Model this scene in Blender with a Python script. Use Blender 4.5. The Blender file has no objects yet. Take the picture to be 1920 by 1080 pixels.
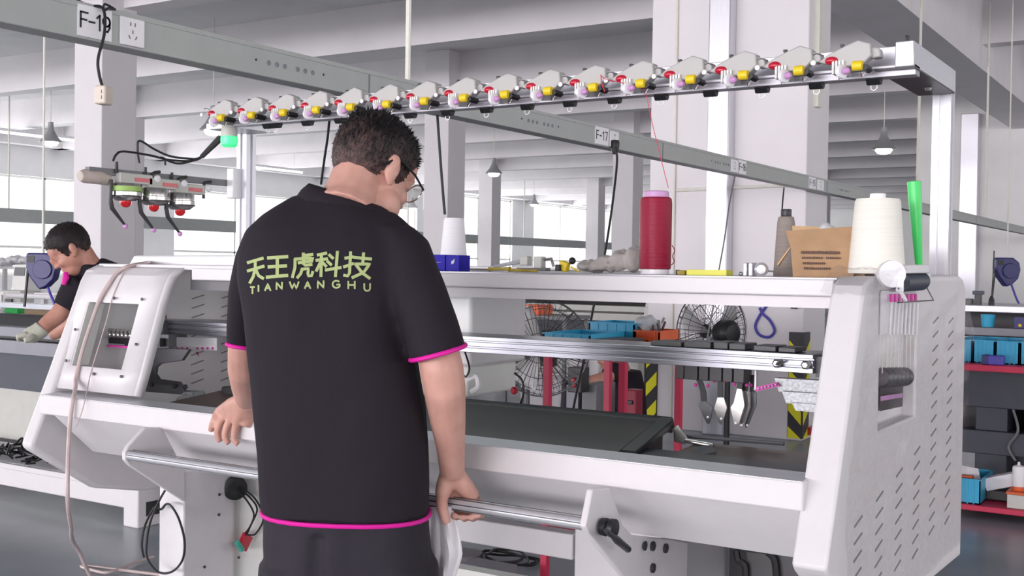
import bpy, bmesh, math, random
from mathutils import Vector, Matrix, noise
from mathutils.bvhtree import BVHTree
random.seed(7)
SC = bpy.context.scene
COL = SC.collection
PI = math.pi
V = Vector

# ------------------------------------------------------------------ camera
FPX = 2150.0
YAW, PIT, ROL = math.radians(32.4), math.radians(1.01), math.radians(0.83)
CAM = V((0, 0, 1.32))
F0 = V((-math.sin(YAW), math.cos(YAW), 0)); R0 = V((math.cos(YAW), math.sin(YAW), 0)); U0 = V((0, 0, 1))
FW = F0 * math.cos(PIT) - U0 * math.sin(PIT)
U1 = F0 * math.sin(PIT) + U0 * math.cos(PIT)
RT = R0 * math.cos(ROL) + U1 * math.sin(ROL)
UP = U1 * math.cos(ROL) - R0 * math.sin(ROL)
cam = bpy.data.cameras.new('camera')
cam.sensor_width = 36.0
cam.lens = FPX / 1920 * 36.0
cam.clip_start = 0.05
cam.clip_end = 300
cam_ob = bpy.data.objects.new('camera', cam)
COL.objects.link(cam_ob)
cam_ob.matrix_world = Matrix(((RT.x, UP.x, -FW.x, CAM.x), (RT.y, UP.y, -FW.y, CAM.y), (RT.z, UP.z, -FW.z, CAM.z), (0, 0, 0, 1)))
SC.camera = cam_ob

def P(px, py, X=None, Y=None, Z=None, d=None):
    """measured point of the photograph, placed on a known plane of the room (or at a known distance)"""
    v = FW + RT * ((px - 960) / FPX) - UP * ((py - 540) / FPX)
    if X is not None: t = (X - CAM.x) / v.x
    elif Y is not None: t = (Y - CAM.y) / v.y
    elif Z is not None: t = (Z - CAM.z) / v.z
    else: t = d
    return CAM + v * t

# ------------------------------------------------------------------ materials
def lin(c):
    return tuple(((x / 255) / 12.92 if x / 255 <= 0.04045 else ((x / 255 + 0.055) / 1.055) ** 2.4) for x in c)

def mat(name, c, rough=0.5, metal=0.0, noise_amt=0.04, scale=12.0, bump=0.0, emit=0.0, coat=0.0, c2=None, stretch=None, spec=None, alpha=None, sss=0.0):
    m = bpy.data.materials.new(name)
    m.use_nodes = True
    nt = m.node_tree
    b = nt.nodes['Principled BSDF']
    col = lin(c)
    tc = nt.nodes.new('ShaderNodeTexCoord')
    mp = nt.nodes.new('ShaderNodeMapping')
    if stretch: mp.inputs['Scale'].default_value = stretch
    nz = nt.nodes.new('ShaderNodeTexNoise')
    nz.inputs['Scale'].default_value = scale
    nz.inputs['Detail'].default_value = 3
    nt.links.new(tc.outputs['Object'], mp.inputs['Vector'])
    nt.links.new(mp.outputs['Vector'], nz.inputs['Vector'])
    rp = nt.nodes.new('ShaderNodeValToRGB')
    a = tuple(x * (1 - noise_amt) for x in col)
    e = lin(c2) if c2 else tuple(min(1, x * (1 + noise_amt)) for x in col)
    rp.color_ramp.elements[0].position = 0.3; rp.color_ramp.elements[0].color = (*a, 1)
    rp.color_ramp.elements[1].position = 0.7; rp.color_ramp.elements[1].color = (*e, 1)
    nt.links.new(nz.outputs['Fac'], rp.inputs['Fac'])
    nt.links.new(rp.outputs['Color'], b.inputs['Base Color'])
    b.inputs['Roughness'].default_value = rough
    b.inputs['Metallic'].default_value = metal
    if spec is not None: b.inputs['Specular IOR Level'].default_value = spec
    if coat: b.inputs['Coat Weight'].default_value = coat
    if sss:
        b.inputs['Subsurface Weight'].default_value = sss
        b.inputs['Subsurface Radius'].default_value = (0.012, 0.004, 0.002)
    if bump:
        bp = nt.nodes.new('ShaderNodeBump'); bp.inputs['Strength'].default_value = bump; bp.inputs['Distance'].default_value = 0.004
        nt.links.new(nz.outputs['Fac'], bp.inputs['Height']); nt.links.new(bp.outputs['Normal'], b.inputs['Normal'])
    if emit:
        b.inputs['Emission Color'].default_value = (*col, 1); b.inputs['Emission Strength'].default_value = emit
    if alpha is not None: b.inputs['Alpha'].default_value = alpha
    return m

M = {}
M['wall'] = mat('wall_plaster', (240, 238, 238), 0.8, noise_amt=0.02, scale=3)
M['concrete'] = mat('painted_concrete', (230, 225, 228), 0.8, noise_amt=0.03, scale=2)
M['slab'] = mat('ceiling_plaster', (224, 222, 223), 0.85, noise_amt=0.04, scale=2)
M['white'] = mat('white_powder_coat', (222, 218, 220), 0.42, noise_amt=0.015, scale=30)
M['cream'] = mat('off_white_paint', (226, 226, 222), 0.45, noise_amt=0.02, scale=20)
M['alu'] = mat('brushed_aluminium', (214, 214, 220), 0.36, metal=0.5, noise_amt=0.06, scale=18, stretch=(0.4, 14, 14))
M['alu_edge'] = mat('table_edge_aluminium', (178, 176, 184), 0.35, metal=0.5, noise_amt=0.05, scale=18, stretch=(0.4, 14, 14))
M['alu_v'] = mat('anodised_aluminium', (216, 215, 222), 0.36, metal=0.6, noise_amt=0.05, scale=18, stretch=(14, 14, 0.4))
M['rail'] = mat('satin_rail_aluminium', (140, 140, 148), 0.3, metal=0.95, noise_amt=0.08, scale=8, stretch=(0.5, 20, 20))
M['steel'] = mat('polished_steel', (190, 188, 186), 0.22, metal=0.95)
M['darksteel'] = mat('blued_steel', (92, 92, 96), 0.45, metal=0.6)
M['galv'] = mat('galvanised_sheet', (150, 152, 155), 0.45, metal=0.6, noise_amt=0.3, scale=160)
M['slot'] = mat('slot_shadow_grey', (138, 138, 138), 0.7)
M['grey'] = mat('grey_paint', (118, 118, 122), 0.5)
M['busgrey'] = mat('trunking_grey_paint', (172, 175, 173), 0.5, noise_amt=0.03)
M['dark'] = mat('dark_grey_metal', (62, 61, 63), 0.42, metal=0.3)
M['black'] = mat('black_plastic', (26, 26, 28), 0.45)
M['blackrub'] = mat('black_rubber_cable', (30, 30, 32), 0.55)
M['bed'] = mat('dark_needle_bed', (70, 68, 68), 0.4, metal=0.4, noise_amt=0.25, scale=60, stretch=(40, 1, 1))
M['brown'] = mat('oily_brown_plate', (78, 62, 56), 0.4, metal=0.3, noise_amt=0.3, scale=14)
M['machblue'] = mat('blue_grey_frame_paint', (66, 70, 82), 0.5)
M['midgrey'] = mat('mid_grey_frame', (128, 128, 136), 0.45, metal=0.3)
M['red'] = mat('red_lens_plastic', (196, 18, 50), 0.3, coat=0.3)
M['redball'] = mat('red_signal_dome', (206, 26, 36), 0.22, coat=0.5)
M['yellow'] = mat('yellow_plastic', (236, 205, 40), 0.4)
M['pinkhub'] = mat('lilac_plastic', (205, 150, 205), 0.4)
M['magenta'] = mat('magenta_plastic', (210, 60, 160), 0.4)
M['headplate'] = mat('tensioner_grey_plastic', (184, 182, 180), 0.4)
M['plate'] = mat('pale_grey_plastic', (196, 196, 190), 0.45)
M['whiteplastic'] = mat('white_plastic', (238, 236, 240), 0.35)
M['darkred'] = mat('dark_red_paint', (140, 22, 52), 0.45)
M['bench'] = mat('red_steel_paint', (196, 40, 78), 0.45)
M['bluebin'] = mat('cyan_blue_plastic', (50, 165, 205), 0.4)
M['orangebin'] = mat('orange_plastic', (214, 92, 44), 0.45)
M['navy'] = mat('navy_plastic', (44, 42, 104), 0.4)
M['bluebox'] = mat('blue_carton', (24, 8, 160), 0.5, noise_amt=0.12, scale=20, spec=0.2)
M['purplehose'] = mat('purple_hose', (78, 72, 170), 0.4)
M['hose'] = mat('translucent_pink_hose', (205, 186, 184), 0.3, noise_amt=0.05)
M['pvc'] = mat('cream_pvc', (226, 224, 214), 0.5)
M['card'] = mat('brown_cardboard', (176, 142, 108), 0.8, noise_amt=0.07, scale=30)
M['cardin'] = mat('raw_cardboard', (205, 172, 130), 0.85, noise_amt=0.05, scale=40)
M['ink'] = mat('black_ink', (40, 36, 40), 0.6)
M['inkbrown'] = mat('brown_box_print', (92, 66, 58), 0.7)
M['yarnred'] = mat('crimson_yarn', (146, 0, 48), 0.45, noise_amt=0.06, spec=0.35, scale=9, stretch=(1, 1, 40), bump=0.2)
M['yarncream'] = mat('cream_yarn', (236, 233, 224), 0.75, noise_amt=0.03, scale=9, stretch=(1, 1, 40), bump=0.15)
M['yarnwhite'] = mat('white_yarn', (238, 236, 240), 0.75, noise_amt=0.03, scale=9, stretch=(1, 1, 40), bump=0.15)
M['yarngrey'] = mat('taupe_yarn', (150, 140, 134), 0.75, noise_amt=0.1, scale=9, stretch=(1, 1, 40), bump=0.2)
M['thread'] = mat('red_thread', (214, 60, 90), 0.7)
M['lilac'] = mat('lilac_core', (206, 160, 206), 0.4)
M['green'] = mat('green_plastic_cone', (70, 214, 108), 0.35)
M['signal'] = mat('green_signal_glass', (70, 240, 150), 0.3, emit=1.1)
M['rag'] = mat('grey_cotton_rag', (186, 180, 176), 0.9, noise_amt=0.12, scale=30, bump=0.5)
M['blade'] = mat('pale_fan_blade', (196, 194, 196), 0.4)
M['cloth'] = mat('white_cotton_cloth', (242, 238, 242), 0.9, noise_amt=0.03, scale=20, bump=0.2)
M['skin'] = mat('skin', (206, 156, 140), 0.5, noise_amt=0.08, scale=22, c2=(214, 164, 150), sss=0.05)
M['skin_b'] = mat('tanned_skin', (190, 134, 116), 0.5, noise_amt=0.08, scale=22, c2=(200, 146, 130))
M['shirt'] = mat('charcoal_black_jersey', (38, 33, 41), 0.85, noise_amt=0.05, scale=200, bump=0.12, spec=0.25)
M['trousers'] = mat('black_trousers', (44, 40, 49), 0.75, noise_amt=0.08, scale=60, bump=0.1, spec=0.3)
M['pink'] = mat('magenta_piping', (226, 20, 160), 0.6)
M['print'] = mat('pale_green_print', (172, 186, 126), 0.7, noise_amt=0.06, scale=60)
M['haze_y'] = mat('hazard_yellow', (238, 230, 20), 0.5)
M['haze_b'] = mat('hazard_black', (44, 42, 46), 0.5)
M['lampmetal'] = mat('lamp_shade_metal', (176, 176, 178), 0.35, metal=0.5)
M['bulb'] = mat('lit_bulb', (255, 255, 255), 0.4, emit=7)
M['led'] = mat('lit_work_light_strip', (240, 255, 248), 0.4, emit=14)
M['tube'] = mat('lit_tube', (255, 252, 250), 0.4, emit=3)
M['paper'] = mat('white_label_paper', (240, 238, 242), 0.6, noise_amt=0.01)
M['beige'] = mat('worn_beige_plastic', (222, 210, 196), 0.5)
M['tape'] = mat('brown_wrapping_tape', (190, 176, 168), 0.5, noise_amt=0.12, scale=40)
M['lime'] = mat('lime_band', (160, 196, 104), 0.5)
M['glove'] = mat('grey_green_work_glove', (190, 190, 176), 0.85, noise_amt=0.05, scale=60)
M['shoe'] = mat('black_shoe_rubber', (30, 29, 31), 0.6)
M['pcb'] = mat('teal_terminal_plastic', (60, 170, 150), 0.4)
M['wood'] = mat('pale_wood_strip', (184, 160, 132), 0.7, noise_amt=0.15, scale=10, stretch=(1, 20, 20))
M['yellowbox'] = mat('lime_yellow_carton', (228, 226, 96), 0.5)
M['olive'] = mat('worn_yellow_metal', (170, 150, 56), 0.5, noise_amt=0.25, scale=30)

def floor_mat():
    m = mat('polished_epoxy_floor', (140, 148, 156), 0.27, noise_amt=0.12, scale=0.9, c2=(164, 172, 180), spec=0.6)
    return m
M['floor'] = floor_mat()

def clear_mat(name, a=0.14, rough=0.12):
    m = bpy.data.materials.new(name); m.use_nodes = True
    nt = m.node_tree; nt.nodes.clear()
    o = nt.nodes.new('ShaderNodeOutputMaterial'); mx = nt.nodes.new('ShaderNodeMixShader')
    t = nt.nodes.new('ShaderNodeBsdfTransparent'); g = nt.nodes.new('ShaderNodeBsdfGlossy')
    g.inputs['Roughness'].default_value = rough
    nz = nt.nodes.new('ShaderNodeTexNoise'); nz.inputs['Scale'].default_value = 30; nz.inputs['Detail'].default_value = 2
    mt = nt.nodes.new('ShaderNodeMath'); mt.operation = 'MULTIPLY'; mt.inputs[1].default_value = a * 2
    nt.links.new(nz.outputs['Fac'], mt.inputs[0]); nt.links.new(mt.outputs[0], mx.inputs['Fac'])
    nt.links.new(t.outputs[0], mx.inputs[1]); nt.links.new(g.outputs[0], mx.inputs[2]); nt.links.new(mx.outputs[0], o.inputs['Surface'])
    return m
M['film'] = clear_mat('clear_plastic_film', 0.15, 0.2)
M['pane'] = clear_mat('window_glass', 0.03, 0.02)
M['lens'] = clear_mat('spectacle_lens', 0.12, 0.03)
M['bag'] = mat('cloudy_plastic_bag', (222, 222, 226), 0.25, noise_amt=0.08, scale=40, alpha=0.75)

# ------------------------------------------------------------------ mesh builder
def wloc(o):
    l = V((0, 0, 0))
    while o is not None:
        l = l + o.location; o = o.parent
    return l

class MB:
    def __init__(s): s.v = []; s.f = []
    def add(s, vs, fs):
        o = len(s.v)
        s.v += [tuple(v) for v in vs]; s.f += [tuple(i + o for i in f) for f in fs]
        return s
    def box(s, x0, x1, y0, y1, z0, z1):
        return s.add([(x0, y0, z0), (x1, y0, z0), (x1, y1, z0), (x0, y1, z0), (x0, y0, z1), (x1, y0, z1), (x1, y1, z1), (x0, y1, z1)],
                     [(3, 2, 1, 0), (4, 5, 6, 7), (0, 1, 5, 4), (1, 2, 6, 5), (2, 3, 7, 6), (3, 0, 4, 7)])
    def obox(s, c, hx, hy, hz, rz=0.0, mt=None):
        R = mt if mt is not None else Matrix.Rotation(rz, 3, 'Z')
        c = V(c)
        vs = [c + R @ V((a * hx, b * hy, d * hz)) for d in (-1, 1) for a, b in ((-1, -1), (1, -1), (1, 1), (-1, 1))]
        return s.add(vs, [(3, 2, 1, 0), (4, 5, 6, 7), (0, 1, 5, 4), (1, 2, 6, 5), (2, 3, 7, 6), (3, 0, 4, 7)])
    def prism(s, a, b):
        n = len(a)
        return s.add(list(a) + list(b), [tuple(range(n))[::-1], tuple(range(n, 2 * n))] + [(i, (i + 1) % n, n + (i + 1) % n, n + i) for i in range(n)])
    def exX(s, yz, x0, x1): return s.prism([(x0, y, z) for y, z in yz], [(x1, y, z) for y, z in yz])
    def exY(s, xz, y0, y1): return s.prism([(x, y0, z) for x, z in xz], [(x, y1, z) for x, z in xz])
    def exZ(s, xy, z0, z1): return s.prism([(x, y, z0) for x, y in xy], [(x, y, z1) for x, y in xy])
    def tube(s, pts, r, n=8, closed=False):
        pts = [V(p) for p in pts]; m = len(pts)
        rs = r if isinstance(r, (list, tuple)) else [r] * m
        t0 = (pts[1] - pts[0]).normalized()
        ref = V((0, 0, 1)) if abs(t0.z) < 0.9 else V((1, 0, 0))
        nrm = t0.cross(ref).normalized(); vs = []
        for i in range(m):
            a = pts[(i - 1) % m] if (i > 0 or closed) else pts[i]
            b = pts[(i + 1) % m] if (i < m - 1 or closed) else pts[i]
            t = (b - a).normalized()
            nrm = (nrm - t * nrm.dot(t))
            nrm = nrm.normalized() if nrm.length > 1e-6 else t.orthogonal().normalized()
            bn = t.cross(nrm)
            for k in range(n):
                q = 2 * PI * k / n
                vs.append(pts[i] + (nrm * math.cos(q) + bn * math.sin(q)) * rs[i])
        fs = []
        for i in range(m if closed else m - 1):
            j = (i + 1) % m
            for k in range(n):
                fs.append((i * n + k, i * n + (k + 1) % n, j * n + (k + 1) % n, j * n + k))
        if not closed:
            fs.append(tuple(range(n))[::-1]); fs.append(tuple(range((m - 1) * n, m * n)))
        return s.add(vs, fs)
    def lathe(s, prof, c, n=24, mt=None):
        c = V(c); R = mt if mt is not None else Matrix.Identity(3); vs = []
        for r, z in prof:
            for k in range(n):
                q = 2 * PI * k / n
                vs.append(c + R @ V((r * math.cos(q), r * math.sin(q), z)))
        fs = []; m = len(prof)
        for i in range(m - 1):
            for k in range(n):
                fs.append((i * n + k, i * n + (k + 1) % n, (i + 1) * n + (k + 1) % n, (i + 1) * n + k))
        fs.append(tuple(range(n))[::-1]); fs.append(tuple(range((m - 1) * n, m * n)))
        return s.add(vs, fs)
    def ell(s, c, rx, ry, rz, n=16, mt=None):
        prof = [(max(1e-4, math.sin(PI * i / n)), -math.cos(PI * i / n)) for i in range(n + 1)]
        R = (mt if mt is not None else Matrix.Identity(3)) @ Matrix.Diagonal((rx, ry, rz))
        return s.lathe(prof, c, 2 * n, R)
    def loft(s, rings, cap=True):
        n = len(rings[0]); vs = [p for r in rings for p in r]; fs = []
        for i in range(len(rings) - 1):
            for k in range(n):
                fs.append((i * n + k, i * n + (k + 1) % n, (i + 1) * n + (k + 1) % n, (i + 1) * n + k))
        if cap:
            fs.append(tuple(range(n))[::-1]); fs.append(tuple(range((len(rings) - 1) * n, len(rings) * n)))
        return s.add(vs, fs)
    def grid(s, rows, thick=None):
        h = len(rows); w = len(rows[0]); vs = [p for r in rows for p in r]
        fs = [(i * w + j, i * w + j + 1, (i + 1) * w + j + 1, (i + 1) * w + j) for i in range(h - 1) for j in range(w - 1)]
        return s.add(vs, fs)
    def build(s, name, m, parent=None, smooth=True, bevel=0.0, seg=2, angle=35, frame=None, solid=0.0, recalc=True):
        me = bpy.data.meshes.new(name)
        org = V((0, 0, 0)); o = bpy.data.objects.new(name, me)
        if frame is None:
            if parent is not None: org = wloc(parent)
            else:
                xs, ys, zs = zip(*s.v)
                org = V(((min(xs) + max(xs)) / 2, (min(ys) + max(ys)) / 2, min(zs)))
                o.location = org
        me.from_pydata([(x - org.x, y - org.y, z - org.z) for x, y, z in s.v], [], s.f)
        if recalc:
            bm = bmesh.new(); bm.from_mesh(me); bmesh.ops.recalc_face_normals(bm, faces=bm.faces); bm.to_mesh(me); bm.free()
        if smooth:
            me.shade_smooth(); me.set_sharp_from_angle(angle=math.radians(angle))
        me.materials.append(M[m] if isinstance(m, str) else m)
        COL.objects.link(o)
        if parent is not None: o.parent = parent
        if frame is not None:
            fr = frame.copy()
            if parent is not None: fr.translation = fr.translation - wloc(parent)
            o.matrix_local = fr
        if solid:
            md = o.modifiers.new('thickness', 'SOLIDIFY'); md.thickness = solid; md.offset = -1
        if bevel:
            md = o.modifiers.new('edge', 'BEVEL'); md.width = bevel; md.segments = seg; md.limit_method = 'ANGLE'; md.angle_limit = math.radians(40)
        return o

def voxel(mbs, name, m, parent, size, it=3, fac=0.5):
    """one continuous surface grown over overlapping closed lofts"""
    t = MB()
    for q in mbs: t.add(q.v, q.f)
    o = t.build(name + '_raw', m, None, smooth=False)
    a = o.modifiers.new('r', 'REMESH'); a.mode = 'VOXEL'; a.voxel_size = size
    b = o.modifiers.new('s', 'SMOOTH'); b.iterations = it; b.factor = fac
    dg = bpy.context.evaluated_depsgraph_get(); dg.update()
    me = bpy.data.meshes.new_from_object(o.evaluated_get(dg))
    loc = o.location.copy()
    bpy.data.objects.remove(o)
    org = wloc(parent) if parent is not None else loc
    me.transform(Matrix.Translation(loc - org))
    me.shade_smooth()
    me.materials.clear(); me.materials.append(M[m])
    me.name = name
    r = bpy.data.objects.new(name, me); COL.objects.link(r)
    if parent is not None: r.parent = parent
    else: r.location = org
    return r

def tag(o, label=None, cat=None, group=None, kind=None):
    if label: o['label'] = label
    if cat: o['category'] = cat
    if group: o['group'] = group
    if kind: o['kind'] = kind
    return o
def thing(name, loc, label, cat, group=None):
    o = bpy.data.objects.new(name, None); COL.objects.link(o); o.location = loc; o.empty_display_size = 0.1
    return tag(o, label, cat, group)
def struct(mb, name, m, bevel=0.0):
    return tag(mb.build(name, m, bevel=bevel), kind='structure')
def copy_tree(o, parent=None):
    c = o.copy(); COL.objects.link(c)
    if parent is not None: c.parent = parent
    for ch in [x for x in bpy.data.objects if x.parent == o]: copy_tree(ch, c)
    return c
def curve(pts, n=10):
    """smooth Catmull-Rom path through the points"""
    pts = [V(p) for p in pts]; out = []
    for i in range(len(pts) - 1):
        p0 = pts[max(i - 1, 0)]; p1 = pts[i]; p2 = pts[i + 1]; p3 = pts[min(i + 2, len(pts) - 1)]
        for k in range(n):
            t = k / n
            out.append(0.5 * ((2 * p1) + (p2 - p0) * t + (2 * p0 - 5 * p1 + 4 * p2 - p3) * t * t + (3 * p1 - p0 - 3 * p2 + p3) * t ** 3))
    out.append(pts[-1]); return out
def axis_rot(d):
    return V((0, 0, 1)).rotation_difference(V(d).normalized()).to_matrix()
RX = Matrix.Rotation(PI / 2, 3, 'Y')      # lathe axis along +X
RY = Matrix.Rotation(-PI / 2, 3, 'X')     # lathe axis along +Y

# stroke lettering ---------------------------------------------------
def arc(cx, cy, r, a0, a1, n=8, ry=None):
    return [(cx + r * math.cos(math.radians(a0 + (a1 - a0) * i / n)), cy + (ry or r) * math.sin(math.radians(a0 + (a1 - a0) * i / n))) for i in range(n + 1)]
GL = {'F': [[(0, 0), (0, 1), (.55, 1)], [(0, .52), (.46, .52)]], '-': [[(.08, .45), (.52, .45)]],
      '1': [[(.12, .8), (.34, 1), (.34, 0)]], '7': [[(0, 1), (.58, 1), (.2, 0)]],
      '9': [arc(.3, .68, .28, 0, 360, 16, .31), [(.58, .68), (.56, .3), (.4, .02), (.12, .04)]],
      '6': [arc(.3, .32, .28, 0, 360, 16, .31), [(.02, .32), (.06, .72), (.22, .98), (.46, .96)]],
      '5': [[(.54, 1), (.08, 1), (.04, .55), (.3, .62), (.55, .45), (.52, .12), (.28, 0), (.02, .1)]],
      'T': [[(0, 1), (.6, 1)], [(.3, 1), (.3, 0)]], 'I': [[(.3, 0), (.3, 1)]], 'A': [[(0, 0), (.3, 1), (.6, 0)], [(.12, .34), (.48, .34)]],
      'N': [[(0, 0), (0, 1), (.56, 0), (.56, 1)]], 'W': [[(0, 1), (.2, 0), (.4, .8), (.6, 0), (.8, 1)]],
      'G': [[*arc(.32, .5, .32, 50, 330, 12, .5), (.62, .45), (.36, .45)]], 'H': [[(0, 0), (0, 1)], [(.56, 0), (.56, 1)], [(0, .5), (.56, .5)]],
      'U': [[(0, 1), (0, .3), (.1, .05), (.28, 0), (.46, .05), (.56, .3), (.56, 1)]]}
def letters(mb, txt, o, ex, ey, h, w, adv=0.85, nrm=None, lift=0.0008):
    """flat painted strokes; o = lower-left, ex/ey = unit directions on the plate"""
    o = V(o); ex = V(ex); ey = V(ey); nn = ex.cross(ey).normalized() * lift
    for i, ch in enumerate(txt):
        for st in GL.get(ch, []):
            pp = [o + ex * ((x + i * adv) * h) + ey * (y * h) for x, y in st]
            for a, b in zip(pp, pp[1:]):
                t = (b - a).normalized(); q = t.cross(nn).normalized() * w / 2; a2 = a - t * w * .4; b2 = b + t * w * .4
                lo = [a2 + q, b2 + q, b2 - q, a2 - q]
                mb.prism([p for p in lo], [p + nn for p in lo])
    return mb
# ================================================================== the hall
SLAB, BEAM = 4.95, 4.32
XW, YB, XR, YF = -27.0, 57.0, 14.0, -22.0
struct(MB().box(XW - .3, XR, YF, YB + .3, -.2, 0), 'floor', 'floor')
struct(MB().box(XW - .3, XR, YF, YB + .3, SLAB, SLAB + .2), 'ceiling', 'slab')
y = 2.1 - 3.45 * 6
k = 1
while y < YB - 1:
    tag(MB().box(XW, XR, y, y + .3, BEAM, SLAB).build('ceiling_beam', 'concrete'), kind='structure'); y += 3.45
tag(MB().box(-3.6, -2.9, YF + .1, 22.71, 4.0, SLAB).build('ceiling_girder', 'concrete'), kind='structure')
tag(MB().box(XW, XW + .5, YF, YB, BEAM, SLAB).build('ceiling_girder', 'concrete'), kind='structure')

# window walls: the long left side, one bay per column
BAY = 6.9
wl = MB()
wl.box(XW - .25, XW, YF, YB, 0, .95); wl.box(XW - .25, XW, YF, 36, 3.55, SLAB); wl.box(XW - .25, XW, 36, YB, 4.25, SLAB)
yy = 2.0
bays = []
while yy < YB:
    bays.append((yy + .9, min(yy + BAY - .9, YB - .4))); yy += BAY
prev = YF
for a, b in [(-20.5, -13.5), (-12.0, -6.6), (-5.6, .9)] + bays:
    wl.box(XW - .25, XW, prev, a, .95, 3.55 if prev < 36 else 4.25); prev = b
wl.box(XW - .25, XW, prev, YB, .95, 4.25)
struct(wl, 'wall_left', 'wall')
for i, (a, b) in enumerate([(-20.5, -13.5), (-12.0, -6.6), (-5.6, .9)] + bays):
    fr = MB(); zt = 3.55 if a < 36 else 4.25
    for q in (a, (a + b) / 2 - .03, b - .06): fr.box(XW - .18, XW - .1, q, q + .06, .95, zt)
    for q in (.95, 1.65, zt - .06): fr.box(XW - .18, XW - .1, a, b, q, q + .06)
    w = tag(fr.build('window_%d' % (i + 1), 'cream'), kind='structure')
    MB().box(XW - .145, XW - .135, a, b, .95, zt).build('pane', 'pane', w)
struct(MB().box(XW, XR, YB, YB + .25, 0, SLAB), 'wall_back', 'wall')
struct(MB().box(P(1718, 300, Y=22.72).x, XR, 22.72, 23.15, 0, SLAB - .001), 'wall_partition', 'wall')
# side behind the camera: glazed bays with piers
wf = MB()
wf.box(XW, XR, YF - .25, YF, 0, .5)
wf.box(XW, XR, YF - .25, YF, 4.3, SLAB)
q = XW
while q < XR:
    wf.box(q, q + .5, YF - .25, YF, .5, 4.3); q += 5.1
struct(wf, 'wall_front', 'wall')
wr = MB(); wr.box(XR, XR + .25, YF, 23.05, 0, .9); wr.box(XR, XR + .25, YF, 23.05, 3.9, SLAB)
for q in (-22, -15, -9, -3.2, 2.6, 8.4, 14.0, 20.0): wr.box(XR, XR + .25, q, q + .6, .9, 3.9)
struct(wr, 'wall_right', 'wall')

def pillar(x0, x1, y0, y1):
    return tag(MB().box(x0, x1, y0, y1, 0, SLAB).build('pillar', 'concrete', bevel=.01), kind='structure')
for py in (8.95, 15.85, 22.75, 29.65, 36.5):
    pillar(-11.7, -11.2, py - .25, py + .25)
for py in (2.1, 9.0, 15.9, 22.75, 29.6, 36.5):
    pillar(-19.9, -19.4, py - .25, py + .25)
PY, PX0, PX1 = 8.75, -4.2, -2.86
pillar(PX0, PX1, PY, PY + .55)
# conduits and bright edge of the big pillar
t = MB().tube([(-3.97, PY - .012, 0), (-3.97, PY - .012, SLAB)], .012, 8)
tag(t.build('conduit_pipe', 'pvc'), 'thin cream conduit running up the face of the big white pillar', 'pipe')
t = MB().box(PX1, PX1 + .04, PY + .13, PY + .23, 2.62, SLAB)
tag(t.build('cable_duct', 'pvc'), 'short square white cable duct on the narrow side of the big pillar', 'duct')
t = MB().tube(curve([(-3.95, PY - .014, 1.98), (-3.4, PY - .014, 1.99), (PX1, PY - .014, 2.0)], 4), .014, 8)
tag(t.build('conduit_pipe', 'pvc'), 'horizontal white conduit crossing the big pillar behind the red yarn cone', 'pipe')
a = P(1324, 300, Y=PY - .13); b = P(1372, 300, Y=PY - .13)
tag(MB().box(a.x, b.x - .03, PY - .13, PY - .002, 0, 3.99).build('metal_duct', 'alu_v', bevel=.012), 'wide pale metal duct running up the face of the big pillar', 'duct')
a = P(1800, 300, Y=22.48); b = P(1834, 300, Y=22.48)
tag(MB().box(a.x, b.x, 22.48, 22.718, 0, 4.3).build('metal_duct', 'alu_v', bevel=.012), 'pale metal duct on the far partition just right of the machine post', 'duct')
# hazard corner guards on the big pillar
def guard(cx, sx, z1, label):
    g = thing('corner_guard', (cx, PY, 0), label, 'corner guard', 'hazard corner guards on the big pillar')
    MB().box(min(cx, cx + sx), max(cx, cx + sx), PY - .015, PY - .001, 0.02, z1).build('front_leaf', 'haze_b', g)
    ox = cx + (.002 if sx < 0 else -.015)
    MB().box(ox, ox + .013, PY - .014, PY + .13, 0.02, z1).build('side_leaf', 'haze_b', g)
    s = MB(); z = .02 
    w = abs(sx); lo = min(cx, cx + sx)
    while z < z1 - .05:
        a = max(z, .02); s.prism([(lo + .004, PY - .0155, a), (lo + w - .004, PY - .0155, min(a + w, z1)), (lo + w - .004, PY - .0155, min(a + w + .11, z1)), (lo + .004, PY - .0155, min(a + .11, z1))][::1],
                                 [(lo + .004, PY - .0175, a), (lo + w - .004, PY - .0175, min(a + w, z1)), (lo + w - .004, PY - .0175, min(a + w + .11, z1)), (lo + .004, PY - .0175, min(a + .11, z1))])
        z += .235
    s.build('yellow_stripes', 'haze_y', g, smooth=False)
guard(PX0, .105, .70, 'black and yellow striped guard on the pillar corner beside the red cart')
def guard2():
    cx, w, z1 = PX1, .11, .85
    g = thing('corner_guard', (cx, PY, 0), 'black and yellow striped guard on the pillar corner near the right end cover', 'corner guard', 'hazard corner guards on the big pillar')
    MB().box(cx - w, cx, PY - .015, PY - .001, .02, z1).build('front_leaf', 'haze_b', g)
    MB().box(cx, cx + .013, PY - .015, PY + .13, .02, z1).build('side_leaf', 'haze_b', g)
    s = MB(); z = -.1
    while z < z1 - .2:
        p = [(cx - w + .004, z + w), (cx - .002, z), (cx - .002, z + .1), (cx - w + .004, z + w + .1)]
        p = [(x, min(max(q, .02), z1)) for x, q in p]
        s.prism([(x, PY - .0155, q) for x, q in p], [(x, PY - .0175, q) for x, q in p])
        p = [(PY - .013, z), (PY + .125, z + w), (PY + .125, z + w + .1), (PY - .013, z + .1)]
        p = [(x, min(max(q, .02), z1)) for x, q in p]
        s.prism([(cx + .0132, a, q) for a, q in p], [(cx + .0150, a, q) for a, q in p]); z += .225
    s.build('yellow_stripes', 'haze_y', g, smooth=False)
guard2()

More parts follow.
